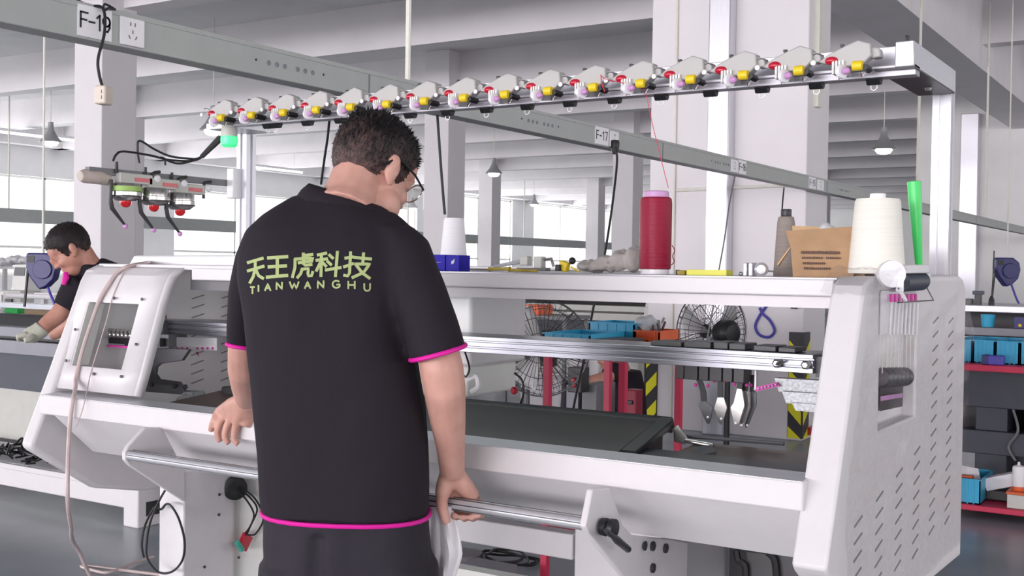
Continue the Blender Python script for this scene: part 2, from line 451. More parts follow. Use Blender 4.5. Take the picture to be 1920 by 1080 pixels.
# ------------------------------------------------------------------ overhead power trunking
def trunking(X, y0, y1, z0, z1, label, plates=None):
    t = thing('cable_trunking', (X - .04, y0, z0), label, 'cable trunking')
    MB().box(X - .08, X, y0, y1, z0, z1).build('channel', 'busgrey', t, bevel=.003)
    MB().box(X - .083, X + .003, y0, y1, z1 - .012, z1 + .003).build('lid', 'busgrey', t, bevel=.001)
    j = MB(); q = y0 + 2.0
    return t
BX = -2.76
KB = .844
BZ = lambda z: 1.32 + (z - 1.32) * KB
tr = trunking(BX, -2.0, 22.70, BZ(2.062), BZ(2.180), 'long grey overhead power trunking carrying numbered socket plates above the machine')
s = MB()
for jy in (3.33, 5.91, 8.95, 12.0, 15.0): s.box(BX, BX + .0025, jy, jy + .005, BZ(2.064), BZ(2.18))
s.build('joint', 'grey', tr)
for y0, nn in ((2.80, 6), (4.46, 6), (6.67, 6), (9.3, 6)):
    for q in range(nn):
        yy = y0 + q * .038 + (.025 if q > 2 else 0)
        MB().lathe([(.008, 0), (.009, .0015), (.006, .002)], (BX, yy + .009, BZ(2.118)), 12, RX).build('vent_boss', 'midgrey', tr)
    for q in (-.05, .28): MB().lathe([(.004, 0), (.004, .002)], (BX, y0 + q, BZ(2.12)), 8, RX).build('rivet', 'black', tr)
def plate(px0, px1, py, txt, label):
    a = P(px0, py, X=BX); b = P(px1, py, X=BX); yl, yr = a.y, b.y; zc = BZ(2.122); hh = .044
    t = thing('number_plate', (BX + .002, (yl + yr) / 2, zc - hh), label, 'number plate', 'numbered plates on the trunking')
    MB().box(BX + .0005, BX + .004, yl, yr, zc - hh, zc + hh).build('plate', 'paper', t)
    L = MB(); h = .042; w = (yr - yl)
    letters(L, txt, (BX + .0045, yl + w * .08, zc - .019), (0, 1, 0), (0, 0, 1), h, .0055, adv=w * .86 / h / 4.0 )
    L.build('lettering', 'ink', t, smooth=False)
def socket(px0, px1, py, label, n=2):
    a = P(px0, py, X=BX); b = P(px1, py, X=BX); yl, yr = a.y, b.y; zc = BZ(2.118); hh = .0405; yc = (yl + yr) / 2
    t = thing('socket_plate', (BX + .002, yc, zc - hh), label, 'socket', 'socket plates on the trunking')
    MB().box(BX + .0005, BX + .008, yl, yr, zc - hh, zc + hh).build('plate', 'whiteplastic', t, bevel=.002)
    L = MB()
    for dy, dz, ry in ((-.008, .022, 0), (.008, .022, 0), (0, 0, 0), (-.012, -.016, .5), (.012, -.016, -.5)):
        L.obox((BX + .0082, yc + dy, zc + dz), .0006, .0018, .0055, mt=Matrix.Rotation(ry, 3, 'X'))
    L.build('slot', 'grey', t)
plate(144, 208, 44, 'F-19', 'white plate reading F-19 on the trunking at upper left')
socket(223, 268, 60, 'white power socket on the trunking just right of the F-19 plate')
plate(1115, 1140, 260, 'F-17', 'white plate reading F-17 on the trunking in mid picture')
socket(1142, 1158, 264, 'white socket with black plug beside the F-17 plate')
plate(1384, 1398, 320, 'F-16', 'small white plate reading F-16 on the trunking by the pillar')
socket(1369, 1382, 316, 'small white socket on the trunking left of the F-16 plate')
plate(1516, 1529, 349, 'F-15', 'tiny white plate reading F-15 on the trunking at the pillar corner')
socket(1531, 1543, 352, 'tiny white socket on the trunking right of the F-15 plate')
t2 = trunking(-22.0, -2.0, 50.0, 2.13, 2.42, 'distant grey trunking running in front of the far windows')
for i in range(8): MB().tube([(-22.05, 1 + i * 6.9, 2.42), (-22.05, 1 + i * 6.9, SLAB)], .02, 6).build('hanger', 'pvc', t2)
# hanger rods
for (px, py, lab) in ((765, 120, 'white hanger rod holding the trunking, above the man'), (1725, 130, 'thin hanger rod behind the right end of the feeder rail'), (1853, 150, 'thin hanger rod at the far right of the picture')):
    q = P(px, py, X=BX - .04)
    MBt = MB().tube([(BX - .04, q.y, BZ(2.18)), (BX - .04, q.y, BEAM + .5)], (.011 if px < 900 else .014), 8)
    tag(MBt.build('hanger_rod', 'pvc'), lab, 'rod', 'hanger rods of the trunking')

# ------------------------------------------------------------------ pendant lamps
def lamp(px, py, d, label, group='high bay pendant lamps'):
    c = P(px, py, d=d)
    t = thing('pendant_lamp', (c.x, c.y, c.z), label, 'lamp', group)
    MB().lathe([(.045, .36), (.05, .30), (.06, .22), (.12, .10), (.19, .02), (.205, 0), (.195, -.005), (.17, .015), (.10, .09), (.03, .2)], c, 24).build('lamp_shade', 'lampmetal', t)
    MB().lathe([(.02, .06), (.12, .02), (.14, -.02), (.10, -.07), (.02, -.085)], c, 20).build('bulb', 'bulb', t)
    MB().tube([c + V((0, 0, .34)), V((c.x, c.y, SLAB))], .008, 6).build('cord', 'pvc', t)
lamp(926, 325, 27, 'pendant lamp in front of the ceiling bays, right of the man')
lamp(1001, 383, 42, 'small far pendant lamp beside the distant window pier')
lamp(773, 390, 40, 'small far pendant lamp beside the man with glasses')
lamp(1657, 280, 19, 'pendant lamp seen between the big pillar and the right machine post')
lamp(400, 244, 17, 'bright pendant lamp above the three yarn storage feeders')
lamp(95, 266, 21, 'pendant lamp partly hidden by the left pillar')
# tube lights near the windows
for (px, py, d, lab) in ((60, 252, 26, 'tube light fitting beyond the left pillar'), (515, 316, 33, 'tube light fitting seen left of the man')):
    c = P(px, py, d=d)
    t = thing('tube_light', (c.x, c.y, c.z), lab, 'tube light', 'tube light fittings')
    MB().box(c.x - .06, c.x + .06, c.y - 1.2, c.y + 1.2, c.z, c.z + .06).build('housing', 'whiteplastic', t)
    MB().tube([(c.x, c.y - 1.15, c.z - .03), (c.x, c.y + 1.15, c.z - .03)], .025, 8).build('tube', 'tube', t)
    MB().tube([(c.x, c.y - .8, c.z + .06), (c.x, c.y - .8, SLAB)], .006, 6).build('cord', 'pvc', t)
    MB().tube([(c.x, c.y + .8, c.z + .06), (c.x, c.y + .8, SLAB)], .006, 6).build('cord', 'pvc', t)

# ------------------------------------------------------------------ hanging cords
def cord(pts, r, label, name='hanging_cable', m='blackrub', plug=None, cat='cord', grp=None):
    if plug is None:
        return tag(MB().tube(curve(pts), r, 6).build(name, m), label, cat, grp)
    t = thing(name, pts[0], label, cat, grp)
    MB().tube(curve(pts), r, 6).build('cable', m, t)
    return t
XT = BX + .02
t = cord([P(130, -8, X=BX - .04), P(165, 10, X=BX - .01), P(193, 16, X=XT), P(196, 60, X=XT + .02), P(184, 110, X=XT + .02), P(186, 140, X=XT + .02), P(193, 165, X=XT + .02)], .0042,
         'black cord looped over the trunking ending in a white socket block at upper left', plug=1)
c = P(194, 179, X=XT + .02)
b = MB().obox(c, .018, .022, .026, .4); b.build('socket_block', 'beige', t, bevel=.005)
b = MB(); 
for dx in (-.008, .008): b.obox(c + V((.0085 + .006, -.018, dx)), .0008, .001, .005, .4)
b.build('slot', 'grey', t)
MB().tube(curve([P(193, 14, X=XT), P(198, 8, X=XT), P(216, 18, X=BX), P(205, 15, X=XT), P(194, 22, X=XT)], 6), .0035, 6).build('cord_loop', 'blackrub', t)
t = cord([P(1152, 275, X=BX + .03), P(1157, 300, X=BX + .05), P(1150, 370, X=-2.68), P(1140, 440, X=-2.66), P(1128, 510, X=-2.64), P(1112, 580, X=-2.62), P(1098, 660, X=-2.6), P(1074, 772, X=-2.56), P(1065, 860, X=-2.54)], .0058,
         'long black cord hanging from the F-17 socket down behind the machine', plug=1)
MB().lathe([(.012, -.05), (.022, -.02), (.024, .01), (.02, .022)], P(1153, 271, X=BX + .02), 12).build('plug', 'black', t)
cord([P(618, 222, Y=2.72), P(614, 260, Y=2.75), P(608, 300, Y=2.8), P(602, 345, Y=2.85)], .004, 'black thin cord hanging from the feeder rail left of the head', plug=None)
cord([P(820, 216, Y=2.72), P(823, 260, Y=2.72), P(828, 330, Y=2.72), P(834, 402, Y=2.72)], .004, 'black thin cord hanging down to the white yarn cone', plug=None)
cord([P(1378, 331, X=BX + .02), P(1368, 380, X=-2.7), P(1358, 450, X=-2.68), P(1347, 512, X=-2.66), P(1340, 560, X=-2.66), P(1325, 640, X=-2.66)], .005, 'thin grey cord from the small socket in front of the pillar', m='grey')
cord([P(1470, 352, X=BX + .02), P(1468, 372, X=-2.72), P(1466, 400, X=-2.7)], .005, 'short thin cord above the taupe yarn cone')
# ================================================================== the flat knitting machine
KM = thing('knitting_machine', (-1.78, 2.6, 0), 'large white flat knitting machine the man in black is working at', 'knitting machine')
XL, XRR = -2.95, -.61
PROF = [(2.02, .79), (2.105, .99), (2.175, 1.16), (2.215, 1.262), (2.235, 1.295), (2.275, 1.312), (3.10, 1.318), (3.16, 1.308), (3.2, 1.28), (3.2, .575), (2.42, .60), (2.25, .635), (2.035, .775)]
# --- right end cover with its recess
def boolean(o, cutters):
    for mb in cutters:
        c = mb.build('cut', 'white', None, smooth=False)
        md = o.modifiers.new('b', 'BOOLEAN'); md.object = c; md.operation = 'DIFFERENCE'; md.solver = 'EXACT'
        dg = bpy.context.evaluated_depsgraph_get(); dg.update()
        me = bpy.data.meshes.new_from_object(o.evaluated_get(dg))
        o.modifiers.clear(); old = o.data; o.data = me
        bpy.data.objects.remove(c)
    o.data.shade_smooth(); o.data.set_sharp_from_angle(angle=math.radians(30))
rc = MB().exX(PROF, -.675, XRR).build('right_end_cover', 'white', KM, angle=25)
boolean(rc, [MB().box(-.645, -.5, 2.35, 2.66, 1.0, 1.285)])
md = rc.modifiers.new('edge', 'BEVEL'); md.width = .006; md.segments = 2; md.limit_method = 'ANGLE'; md.angle_limit = math.radians(50)
s = MB()
for yc, z0, n in ((2.215, .842, 5), (2.368, .866, 6), (2.526, .892, 7), (2.684, .919, 8), (2.846, 1.21, 16), (3.018, 1.204, 16)):
    for i in range(n):
        z = z0 - i * .0335
        s.obox((XRR + .0006, yc, z),   .001, .027, .0019, mt=Matrix.Rotation(.22, 3, 'X'))
s.build('vent_slots', 'slot', rc, smooth=False)
# plastic film wrapped over the end cover
rows = []
for i in range(46):
    z = .62 + i * .0152; row = []
    for j in range(40):
        yq = 2.10 + j * .0285
        lim = 2.03 + (z - .79) * .42 + .02
        yq = max(yq, lim)
        n1 = noise.noise(V((yq * 5 + z * 4, z * 16 - yq * 5, 1.3))); n2 = noise.noise(V((yq * 14, z * 30 - yq * 12, 4.1)))
        amp = .004 + .010 * max(0, noise.noise(V((yq * 2.2, z * 2.2, 9))) + .25)
        row.append((XRR + .006 + abs(n1) * amp * 1.6 + abs(n2) * .004, yq, z))
    rows.append(row)
MB().grid(rows).build('plastic_film', 'film', KM, recalc=False)
# crumpled film lying over the front top corner
rows = []
for i in range(14):
    a = i / 13; row = []
    for j in range(16):
        b = j / 15
        x = -.69 + b * .13; yy = 2.20 + a * .16; z = 1.27 + .05 * math.sin(min(1, a * 1.4) * PI / 2) + .006 + .014 * abs(noise.noise(V((x * 40, a * 7, 2.2))))
        row.append((x, yy, z))
    rows.append(row)
MB().grid(rows).build('plastic_film', 'film', KM, recalc=False)
# recess furniture: threads, rollers
MB().box(-.644, -.640, 2.36, 2.65, 1.005, 1.28).build('recess_panel', 'whiteplastic', KM)
def lx(px, py, x=-.606): return P(px, py, X=x)
rl = MB(); a = lx(1650, 520); 
c0 = lx(1671, 514, -.58)
MB().lathe([(.004, -.012), (.0265, -.010), (.0275, 0), (.0265, .008), (.004, .010)], c0, 28, Matrix.Rotation(.5, 3, 'Z') @ Matrix.Rotation(-PI / 2, 3, 'X') if False else axis_rot((.55, -.83, .05))).build('roller_end_disc', 'whiteplastic', KM)
p0, p1 = lx(1690, 529, -.59), lx(1728, 527, -.59)
rr = MB(); prof = []
for i in range(23): prof.append((.0205 if i % 2 else .0175, i * (p1 - p0).length / 22))
rr.lathe(prof, p0, 20, axis_rot(p1 - p0)); ro = rr.build('feed_roller', 'machblue', KM)
b = MB(); b.prism([lx(1690, 497, -.61), lx(1740, 496, -.61), lx(1743, 512, -.61), lx(1692, 513, -.61)], [lx(1690, 497, -.57), lx(1740, 496, -.57), lx(1743, 512, -.57), lx(1692, 513, -.57)])
b.prism([lx(1728, 515, -.61), lx(1746, 512, -.61), lx(1742, 540, -.61), lx(1730, 543, -.61)], [lx(1728, 515, -.585), lx(1746, 512, -.585), lx(1742, 540, -.585), lx(1730, 543, -.585)])
b.build('roller_bracket', 'whiteplastic', KM, bevel=.002)
w = MB(); w.tube([lx(1684, 540, -.56), lx(1697, 562, -.555), lx(1684, 567, -.555), lx(1750, 563, -.56), lx(1738, 540, -.575)], .0016, 6); w.build('wire_frame', 'steel', KM)
w = MB(); w.obox(lx(1687, 535, -.562), .006, .009, .012, .4); w.tube([lx(1685, 540, -.56), lx(1698, 563, -.555)], .004, 6); w.build('arm', 'whiteplastic', KM)
for i in range(7):
    a = lx(1671 + i * 7.6, 551, -.60); b2 = lx(1671 + i * 7.6, 566, -.60)
    MB().tube([a, b2], .0034, 8).build('thread_guide', 'magenta', KM)
s = MB()
s.prism([lx(1652, 545, -.611), lx(1667, 545, -.611), lx(1665, 625, -.611), lx(1651, 628, -.611)], [lx(1652, 545, -.606), lx(1667, 545, -.606), lx(1665, 625, -.606), lx(1651, 628, -.606)])
s.build('white_strip', 'whiteplastic', KM)
for i in range(8):
    MB().tube([lx(1672 + i * 7, 568, -.606), lx(1668 + i * 7.2, 628, -.606)], .0028, 6).build('yarn_tube', 'whiteplastic', KM)
s = MB()
for i in range(9): s.tube([lx(1656 + i * 7.4, 625, -.612), lx(1654 + i * 7.4, 700, -.616)], .0012, 5)
s.build('yarn_threads', 'yarncream', KM)
p0, p1 = lx(1652, 708, -.62), lx(1698, 706, -.62)
prof = [(.021 if i % 3 else .016, i * (p1 - p0).length / 18) for i in range(19)]
MB().lathe(prof, p0, 18, axis_rot(p1 - p0)).build('feed_roller', 'darksteel', KM)
d = MB(); d.prism([lx(1650, 722, -.634), lx(1694, 716, -.634), lx(1692, 762, -.634), lx(1650, 771, -.634)], [lx(1650, 722, -.630), lx(1694, 716, -.630), lx(1692, 762, -.630), lx(1650, 771, -.630)]); d.build('inner_opening', 'black', KM)
d = MB(); d.prism([lx(1651, 743, -.628), lx(1692, 737, -.628), lx(1692, 745, -.628), lx(1651, 752, -.628)], [lx(1651, 743, -.615), lx(1692, 737, -.615), lx(1692, 745, -.615), lx(1651, 752, -.615)]); d.build('guide_bar', 'pinkhub', KM)

# --- left end: plate, hood with window, inner walls
lep = MB().exX(PROF, XL, -2.90).build('left_end_plate', 'white', KM, bevel=.012, seg=3, angle=25)
HP = [(2.105, .952), (2.128, 1.018), (2.187, 1.202), (2.208, 1.255), (2.222, 1.282), (2.25, 1.303), (2.30, 1.312), (2.7, 1.316)]
XS = [-2.93, -2.872, -2.645, -2.565]
hd = MB(); nx, nh = len(XS), len(HP)
vs = [(x, y2, z) for y2, z in HP for x in XS]
fs = []
for i in range(nh - 1):
    for j in range(nx - 1):
        if i == 1 and j == 1: continue
        fs.append((i * nx + j, i * nx + j + 1, (i + 1) * nx + j + 1, (i + 1) * nx + j))
hd.add(vs, fs)
# return flange on the inner side and inside the window
edge = [(y2, z) for y2, z in HP[:7]]
hd.add([(-2.565, a, b) for a, b in edge] + [(-2.564, a + .026, b - .006) for a, b in edge], [(i, i + 1, len(edge) + i + 1, len(edge) + i) for i in range(len(edge) - 1)])
hood = hd.build('hood', 'white', KM, solid=.010, angle=20, recalc=False)
wf = MB()
for (x0, x1, dx0, dx1) in ((-2.872, -2.868, 0, 0), (-2.649, -2.645, 0, 0)):
    wf = MB(); wf.prism([(x0, 2.132, 1.018), (x0, 2.19, 1.202), (x0, 2.245, 1.195), (x0, 2.19, 1.015)], [(x1, 2.132, 1.018), (x1, 2.19, 1.202), (x1, 2.245, 1.195), (x1, 2.19, 1.015)]); wf.build('window_return', 'cream', hood)

sc2 = MB()
for (x, yy, z) in ((-2.882, 2.158, 1.12), (-2.882, 2.128, 1.03), (-2.63, 2.19, 1.215), (-2.632, 2.122, 1.0), (-2.605, 2.150, 1.09), (-2.75, 2.19, 1.215), (-2.75, 2.122, 1.0)):
    sc2.lathe([(.0045, 0), (.0045, .003), (.002, .004)], (x, yy - .004, z), 10, axis_rot((0, -.95, .3)))
sc2.build('screws', 'darksteel', hood)
# inner walls seen through the hood
MB().box(-2.93, -2.35, 2.86, 2.87, .80, 1.30).build('inner_back_panel', 'white', KM)
for px in (370, 425):
    s = MB()
    yc = P(px, 690, X=-2.9).y
    for i in range(11): s.obox((-2.8995, yc, .93 + i * .031), .001, .027, .0018, mt=Matrix.Rotation(.22, 3, 'X'))
    s.build('vent_slots', 'slot', lep, smooth=False)
gp = MB().exZ([(-2.62, 2.84), (-2.10, 2.84), (-2.10, 2.85), (-2.62, 2.85)], .80, 1.285).build('louvred_panel', 'cream', KM)
s = MB()
for r in range(9):
    for c in range(4):
        s.obox((-2.56 + c * .13, 2.838, .86 + r * .05), .026, .0015, .003, mt=Matrix.Rotation(-.2, 3, 'Y'))
s.build('louvres', 'grey', gp, smooth=False)
# lid and front lip across the top
MB().box(-2.93, -2.0, 2.27, 2.42, 1.300, 1.315).build('top_lid', 'white', KM, bevel=.003)
tr2 = MB().prism([P(240, 498, Y=2.39), P(250, 479, Y=2.39), P(470, 478, Y=2.39), P(480, 500, Y=2.39)], [P(240, 498, Y=2.39) + V((0, .03, 0)), P(250, 479, Y=2.39) + V((0, .03, 0)), P(470, 478, Y=2.39) + V((0, .03, 0)), P(480, 500, Y=2.39) + V((0, .03, 0))])
tr2.build('raised_tray', 'whiteplastic', KM, bevel=.006)
MB().box(-2.515, -.68, 2.262, 2.285, 1.272, 1.306).build('front_lip', 'white', KM, bevel=.003)
MB().box(-2.56, -2.05, 2.30, 2.34, 1.243, 1.300).build('inner_channel', 'grey', KM)
# --- yarn table with aluminium edge profile and white fascia
MB().box(-2.05, -.68, 2.30, 3.10, 1.300, 1.309).build('table_top', 'alu', KM)
ed = MB()
ed.box(-2.05, -.68, 2.285, 2.30, 1.296, 1.3095); ed.box(-2.05, -.68, 2.291, 2.30, 1.288, 1.296); ed.box(-2.05, -.68, 2.284, 2.30, 1.276, 1.288)
ed.box(-2.05, -.68, 2.292, 2.30, 1.270, 1.276)
ed.build('table_edge_profile', 'alu_edge', KM, bevel=.001)
for q, hh in ((1.3045, .002), (1.2965, .0032), (1.2885, .0022), (1.2755, .003)):
    MB().box(-2.05, -.68, 2.2832, 2.30, q - hh / 2, q + hh / 2).build('edge_groove', 'galv', KM)
MB().exX([(2.297, 1.272), (2.297, 1.247), (2.335, 1.247), (2.335, 1.272)], -2.05, -.68).build('fascia', 'white', KM)
MB().box(-2.55, -.9, 2.345, 2.375, 1.2520, 1.258).build('led_strip', 'led', KM)
sc2 = MB()
for px in (840, 1180): sc2.lathe([(.004, 0), (.004, .003)], P(px, 533, Y=2.294), 10, axis_rot((0, -1, 0)))
sc2.build('screws', 'darksteel', KM)
# --- middle rail
mr = MB()
mr.box(-2.90, -.782, 2.47, 2.53, 1.098, 1.140); mr.box(-2.90, -.782, 2.462, 2.47, 1.130, 1.140); mr.box(-2.90, -.782, 2.462, 2.47, 1.114, 1.126); mr.box(-2.90, -.782, 2.462, 2.47, 1.098, 1.110)
mr.build('carriage_rail', 'rail', KM, bevel=.0012)
MB().box(-2.90, -.70, 2.54, 2.66, 1.128, 1.136).build('rail_shelf', 'rail', KM)
MB().box(-.782, -.68, 2.48, 2.56, 1.09, 1.135).build('rail_end_block', 'dark', KM)
MB().box(-2.93, -2.84, 2.44, 2.54, 1.06, 1.138).build('rail_end_block', 'darksteel', KM, bevel=.003)
for (px, py) in ((1458, 681), (1512, 684)):
    c = P(px, py, Y=2.458); MB().lathe([(.011, 0), (.011, .006), (.006, .012)], c, 6, axis_rot((0, -1, 0))).build('hex_bolt', 'steel', KM)
for (px, dx) in ((1462, .004),):
    MB().tube([P(1455, 684, Y=2.45), P(1466, 676, Y=2.44)], .004, 6).build('locking_pin', 'steel', KM)
# dark carriers lying on the rail
for i, (a, b2, h) in enumerate(((1228, 1285, 7), (1290, 1340, 9), (1345, 1372, 10), (1374, 1405, 9), (1420, 1462, 8), (1466, 1498, 7))):
    p = P(a, 660, Y=2.50); q = P(b2, 660, Y=2.50)
    MB().box(p.x, q.x, 2.475, 2.55, 1.1405, 1.1405 + h * .0016).build('slider_block', 'dark', KM, bevel=.002)
# hanging block row and yarn carriers under the rail
for (a, b2) in ((1274, 1288), (1289, 1314), (1316, 1334), (1336, 1359), (1361, 1379), (1381, 1401)):
    p = P(a, 700, Y=2.52); q = P(b2, 700, Y=2.52)
    MB().box(p.x, q.x, 2.50, 2.55, 1.063, 1.0975).build('carrier_block', 'dark', KM, bevel=.0015)
def carrier(pts, tipc, w, tone, balls, shift=0.0):
    Yc = 2.515 + shift
    strap = [P(x, y2, Y=Yc) for x, y2 in pts]
    m = MB()
    hw = w / 2 * .00115
    a = [q + V((-hw, 0, 0)) for q in strap]; b2 = [q + V((hw, 0, 0)) for q in strap]
    m.loft([[p, q, q + V((0, .004, 0)), p + V((0, .004, 0))] for p, q in zip(a, b2)])
    cr = m.build('yarn_carrier', 'black', KM)
    tp = [P(x, y2, Y=Yc - .001) for x, y2 in tipc]
    MB().prism(tp, [q + V((0, .003, 0)) for q in tp]).build('carrier_blade', tone, cr, bevel=.0006)
    for (bx, by) in balls:
        MB().ell(P(bx, by, Y=Yc - .006), .0042, .0042, .0046, 8).build('yarn_eyelet', 'magenta', cr)
    n = tp[len(tp) // 2]
    MB().lathe([(.0028, -.001), (.0028, .0006)], P(*balls_hole, Y=Yc - .002), 10, axis_rot((0, -1, 0))).build('eye', 'whiteplastic', cr)
balls_hole = (1327, 782)
carrier([(1304, 703), (1313, 718), (1318, 735), (1319, 752)], [(1313, 752), (1324, 752), (1336, 763), (1333, 785), (1329, 795), (1325, 794), (1318, 780), (1310, 760)], 12, 'darksteel', [(1304, 722), (1327, 723)])
balls_hole = (1352, 785)
carrier([(1350, 703), (1350, 725), (1350, 745)], [(1345, 745), (1357, 745), (1363, 765), (1356, 790), (1352, 797), (1347, 792), (1339, 765)], 11, 'steel', [(1340, 714), (1363, 714)])
balls_hole = (1379, 793)
carrier([(1392, 703), (1388, 715), (1386, 730)], [(1382, 728), (1391, 730), (1396, 760), (1386, 793), (1381, 797), (1375, 790), (1369, 764), (1375, 756)], 11, 'steel', [(1377, 720)])
balls_hole = (1390, 797)
carrier([(1403, 703), (1398, 718), (1396, 733)], [(1393, 733), (1403, 735), (1406, 762), (1394, 797), (1389, 802), (1386, 795), (1396, 764)], 11, 'steel', [(1400, 722)], .02)
balls_hole = (1401, 797)
carrier([(1412, 703), (1411, 720), (1410, 735)], [(1407, 735), (1418, 737), (1418, 760), (1403, 797), (1398, 803), (1396, 796), (1407, 764)], 10, 'darksteel', [(1408, 722)], .04)
# white edge plate and pink comb right of the carriers
p = [P(1415, 692, Y=2.50), P(1418, 692, Y=2.50), P(1418, 730, Y=2.50), P(1414, 732, Y=2.50)]
MB().prism(p, [q + V((0, .01, 0)) for q in p]).build('white_edge_plate', 'whiteplastic', KM)
p = [P(1417, 726, Y=2.49), P(1456, 717, Y=2.49), P(1462, 724, Y=2.49), P(1418, 734, Y=2.49)]
cb = MB().prism(p, [q + V((0, .012, 0)) for q in p]).build('pink_comb', 'magenta', KM)
for i in range(6):
    MB().ell(P(1422 + i * 6.5, 729 - i * 1.55, Y=2.486), .003, .003, .003, 6).build('bead', 'pinkhub', cb)
# galvanised plates stepping down on the right
for (y0, y1, yy) in ((712, 736, 2.50), (737, 758, 2.48), (758, 772, 2.47)):
    a = {712: 1452, 737: 1466, 758: 1484}[y0]
    p = [P(a, y0 - 3, Y=yy), P(1545, y0 + 2, Y=yy), P(1542, y1 + 2, Y=yy), P(a + 8, y1 - 2, Y=yy)]
    MB().prism(p, [q + V((0, .03, 0)) for q in p]).build('galvanised_plate', 'galv', KM)
# --- front rail, strip, needle bed
MB().box(-2.905, -.665, 2.05, 2.11, .881, .9365).build('front_rail', 'white', KM, bevel=.004)
MB().exX([(2.052, .9366), (2.125, .9415), (2.125, .935), (2.052, .935)], -2.895, -.668).build('rail_top_strip', 'alu', KM)
bd = MB().exX([(2.125, .935), (2.33, .985), (2.36, .975), (2.36, .90), (2.125, .90)], -2.02, -1.09).build('needle_bed', 'bed', KM)
MB().exX([(2.325, .9835), (2.345, .993), (2.385, .987), (2.385, .95), (2.325, .97)], -2.02, -1.075).build('bed_back_bar', 'black', KM, bevel=.004)
MB().exX([(2.15, .9415), (2.33, .986), (2.34, .992), (2.35, .97), (2.15, .93)], -1.09, -1.055).build('bed_end_clamp', 'black', KM, bevel=.003)
MB().exX([(2.125, .932), (2.24, .936), (2.24, .90), (2.125, .90)], -1.085, -.675).build('bed_shelf', 'darksteel', KM)
MB().exX([(2.24, .936), (2.36, .941), (2.36, .90), (2.24, .90)], -1.0, -.675).build('brown_plate', 'brown', KM)
MB().tube([P(1285, 818, Y=2.36), P(1470, 832, Y=2.36)], .0042, 8).build('tension_rod', 'darksteel', KM)
lv = MB()
lv.prism([P(1262, 800, Y=2.33), P(1272, 797, Y=2.33), P(1290, 822, Y=2.33), P(1284, 834, Y=2.33), P(1264, 828, Y=2.33)], [P(1262, 800, Y=2.37), P(1272, 797, Y=2.37), P(1290, 822, Y=2.37), P(1284, 834, Y=2.37), P(1264, 828, Y=2.37)])
lv.tube([P(1284, 826, Y=2.32), P(1338, 836, Y=2.32)], .006, 8)
lv.build('clamp_lever', 'steel', KM, bevel=.002)
p = [P(1300, 838, Y=2.26), P(1334, 834, Y=2.30), P(1344, 846, Y=2.26), P(1302, 856, Y=2.22)]
MB().prism(p, [q + V((0, .0, -.02)) for q in p]).build('wedge_block', 'darksteel', KM)
# stuff inside the left hood
p = [(290, 650), (355, 655), (341, 676), (300, 682), (292, 689), (290, 701), (297, 711), (335, 716), (345, 732), (368, 733), (366, 742), (252, 733), (262, 700), (275, 645)]
MB().prism([P(a, b2, Y=2.36) for a, b2 in p], [P(a, b2, Y=2.36) + V((0, .012, 0)) for a, b2 in p]).build('hooked_bracket', 'darksteel', KM, bevel=.002)
bt = MB()
for (a, b2) in ((284, 721), (328, 724), (349, 725)): bt.lathe([(.007, 0), (.007, .005), (.003, .009)], P(a, b2, Y=2.358), 10, axis_rot((0, -1, 0)))
bt.build('bolts', 'dark', KM)
p = [(318, 632), (403, 634), (403, 657), (319, 656)]
dp = MB().prism([P(a, b2, Y=2.455) for a, b2 in p], [P(a, b2, Y=2.455) + V((0, .008, 0)) for a, b2 in p]).build('drilled_plate', 'whiteplastic', KM)
for i in range(9):
    if i == 4: continue
    MB().lathe([(.004, 0), (.004, .002)], P(323 + i * 9.5, 653, Y=2.453), 10, axis_rot((0, -1, 0))).build('hole_bush', 'magenta', dp)
p = [(232, 652), (316, 652), (316, 628), (240, 625)]
MB().prism([P(a, b2, Y=2.30) for a, b2 in p], [P(a, b2, Y=2.30) + V((0, .03, 0)) for a, b2 in p]).build('carrier_block', 'darksteel', KM)
fc = MB()
for i in range(6):
    c = P(207 + i * 7.5, 624 + i * .5, Y=2.27)
    fc.lathe([(.003, -.014), (.007, -.011), (.007, -.003), (.003, 0), (.008, .005), (.005, .014)], c, 10)
fc.tube([P(203, 630, Y=2.262), P(248, 633, Y=2.262)], .003, 8)
fc.build('yarn_feed_eyes', 'steel', KM)
fc = MB(); a = P(204, 636, Y=2.28); b2 = P(300, 636, Y=2.28); fc.box(a.x, b2.x, 2.28, 2.30, a.z - .012, a.z + .012); fc.build('feed_block', 'black', KM)
a = P(204, 648, Y=2.275); b2 = P(246, 648, Y=2.275)
MB().box(a.x, b2.x, 2.268, 2.28, a.z - .003, a.z + .003).build('guide_bar', 'magenta', KM)
MB().exX([(2.13, .93), (2.36, .95), (2.36, .90), (2.13, .90)], -2.50, -2.03).build('brown_plate', 'brown', KM)
p = [(330, 748), (345, 735), (358, 735), (372, 757), (334, 756)]
MB().prism([P(a, b2, Y=2.34) for a, b2 in p], [P(a, b2, Y=2.34) + V((0, .05, 0)) for a, b2 in p]).build('grey_slider', 'galv', KM)
p = [(390, 757), (402, 745), (412, 745), (415, 725), (470, 720), (480, 765)]
MB().prism([P(a, b2, Y=2.33) for a, b2 in p], [P(a, b2, Y=2.33) + V((0, .08, 0)) for a, b2 in p]).build('motor_box', 'black', KM, bevel=.004)
MB().tube(curve([P(305, 548, Y=2.5), P(307, 570, Y=2.5), P(313, 605, Y=2.5)]), .0022, 6).build('sensor_lead', 'black', KM)
p = [(430, 540), (412, 565)]
# red ribbon
MB().prism([P(367, 660, Y=2.44), P(371, 660, Y=2.44), P(374, 670, Y=2.44)], [P(367, 660, Y=2.445), P(371, 660, Y=2.445), P(374, 670, Y=2.445)]).build('red_tag', 'red', KM)
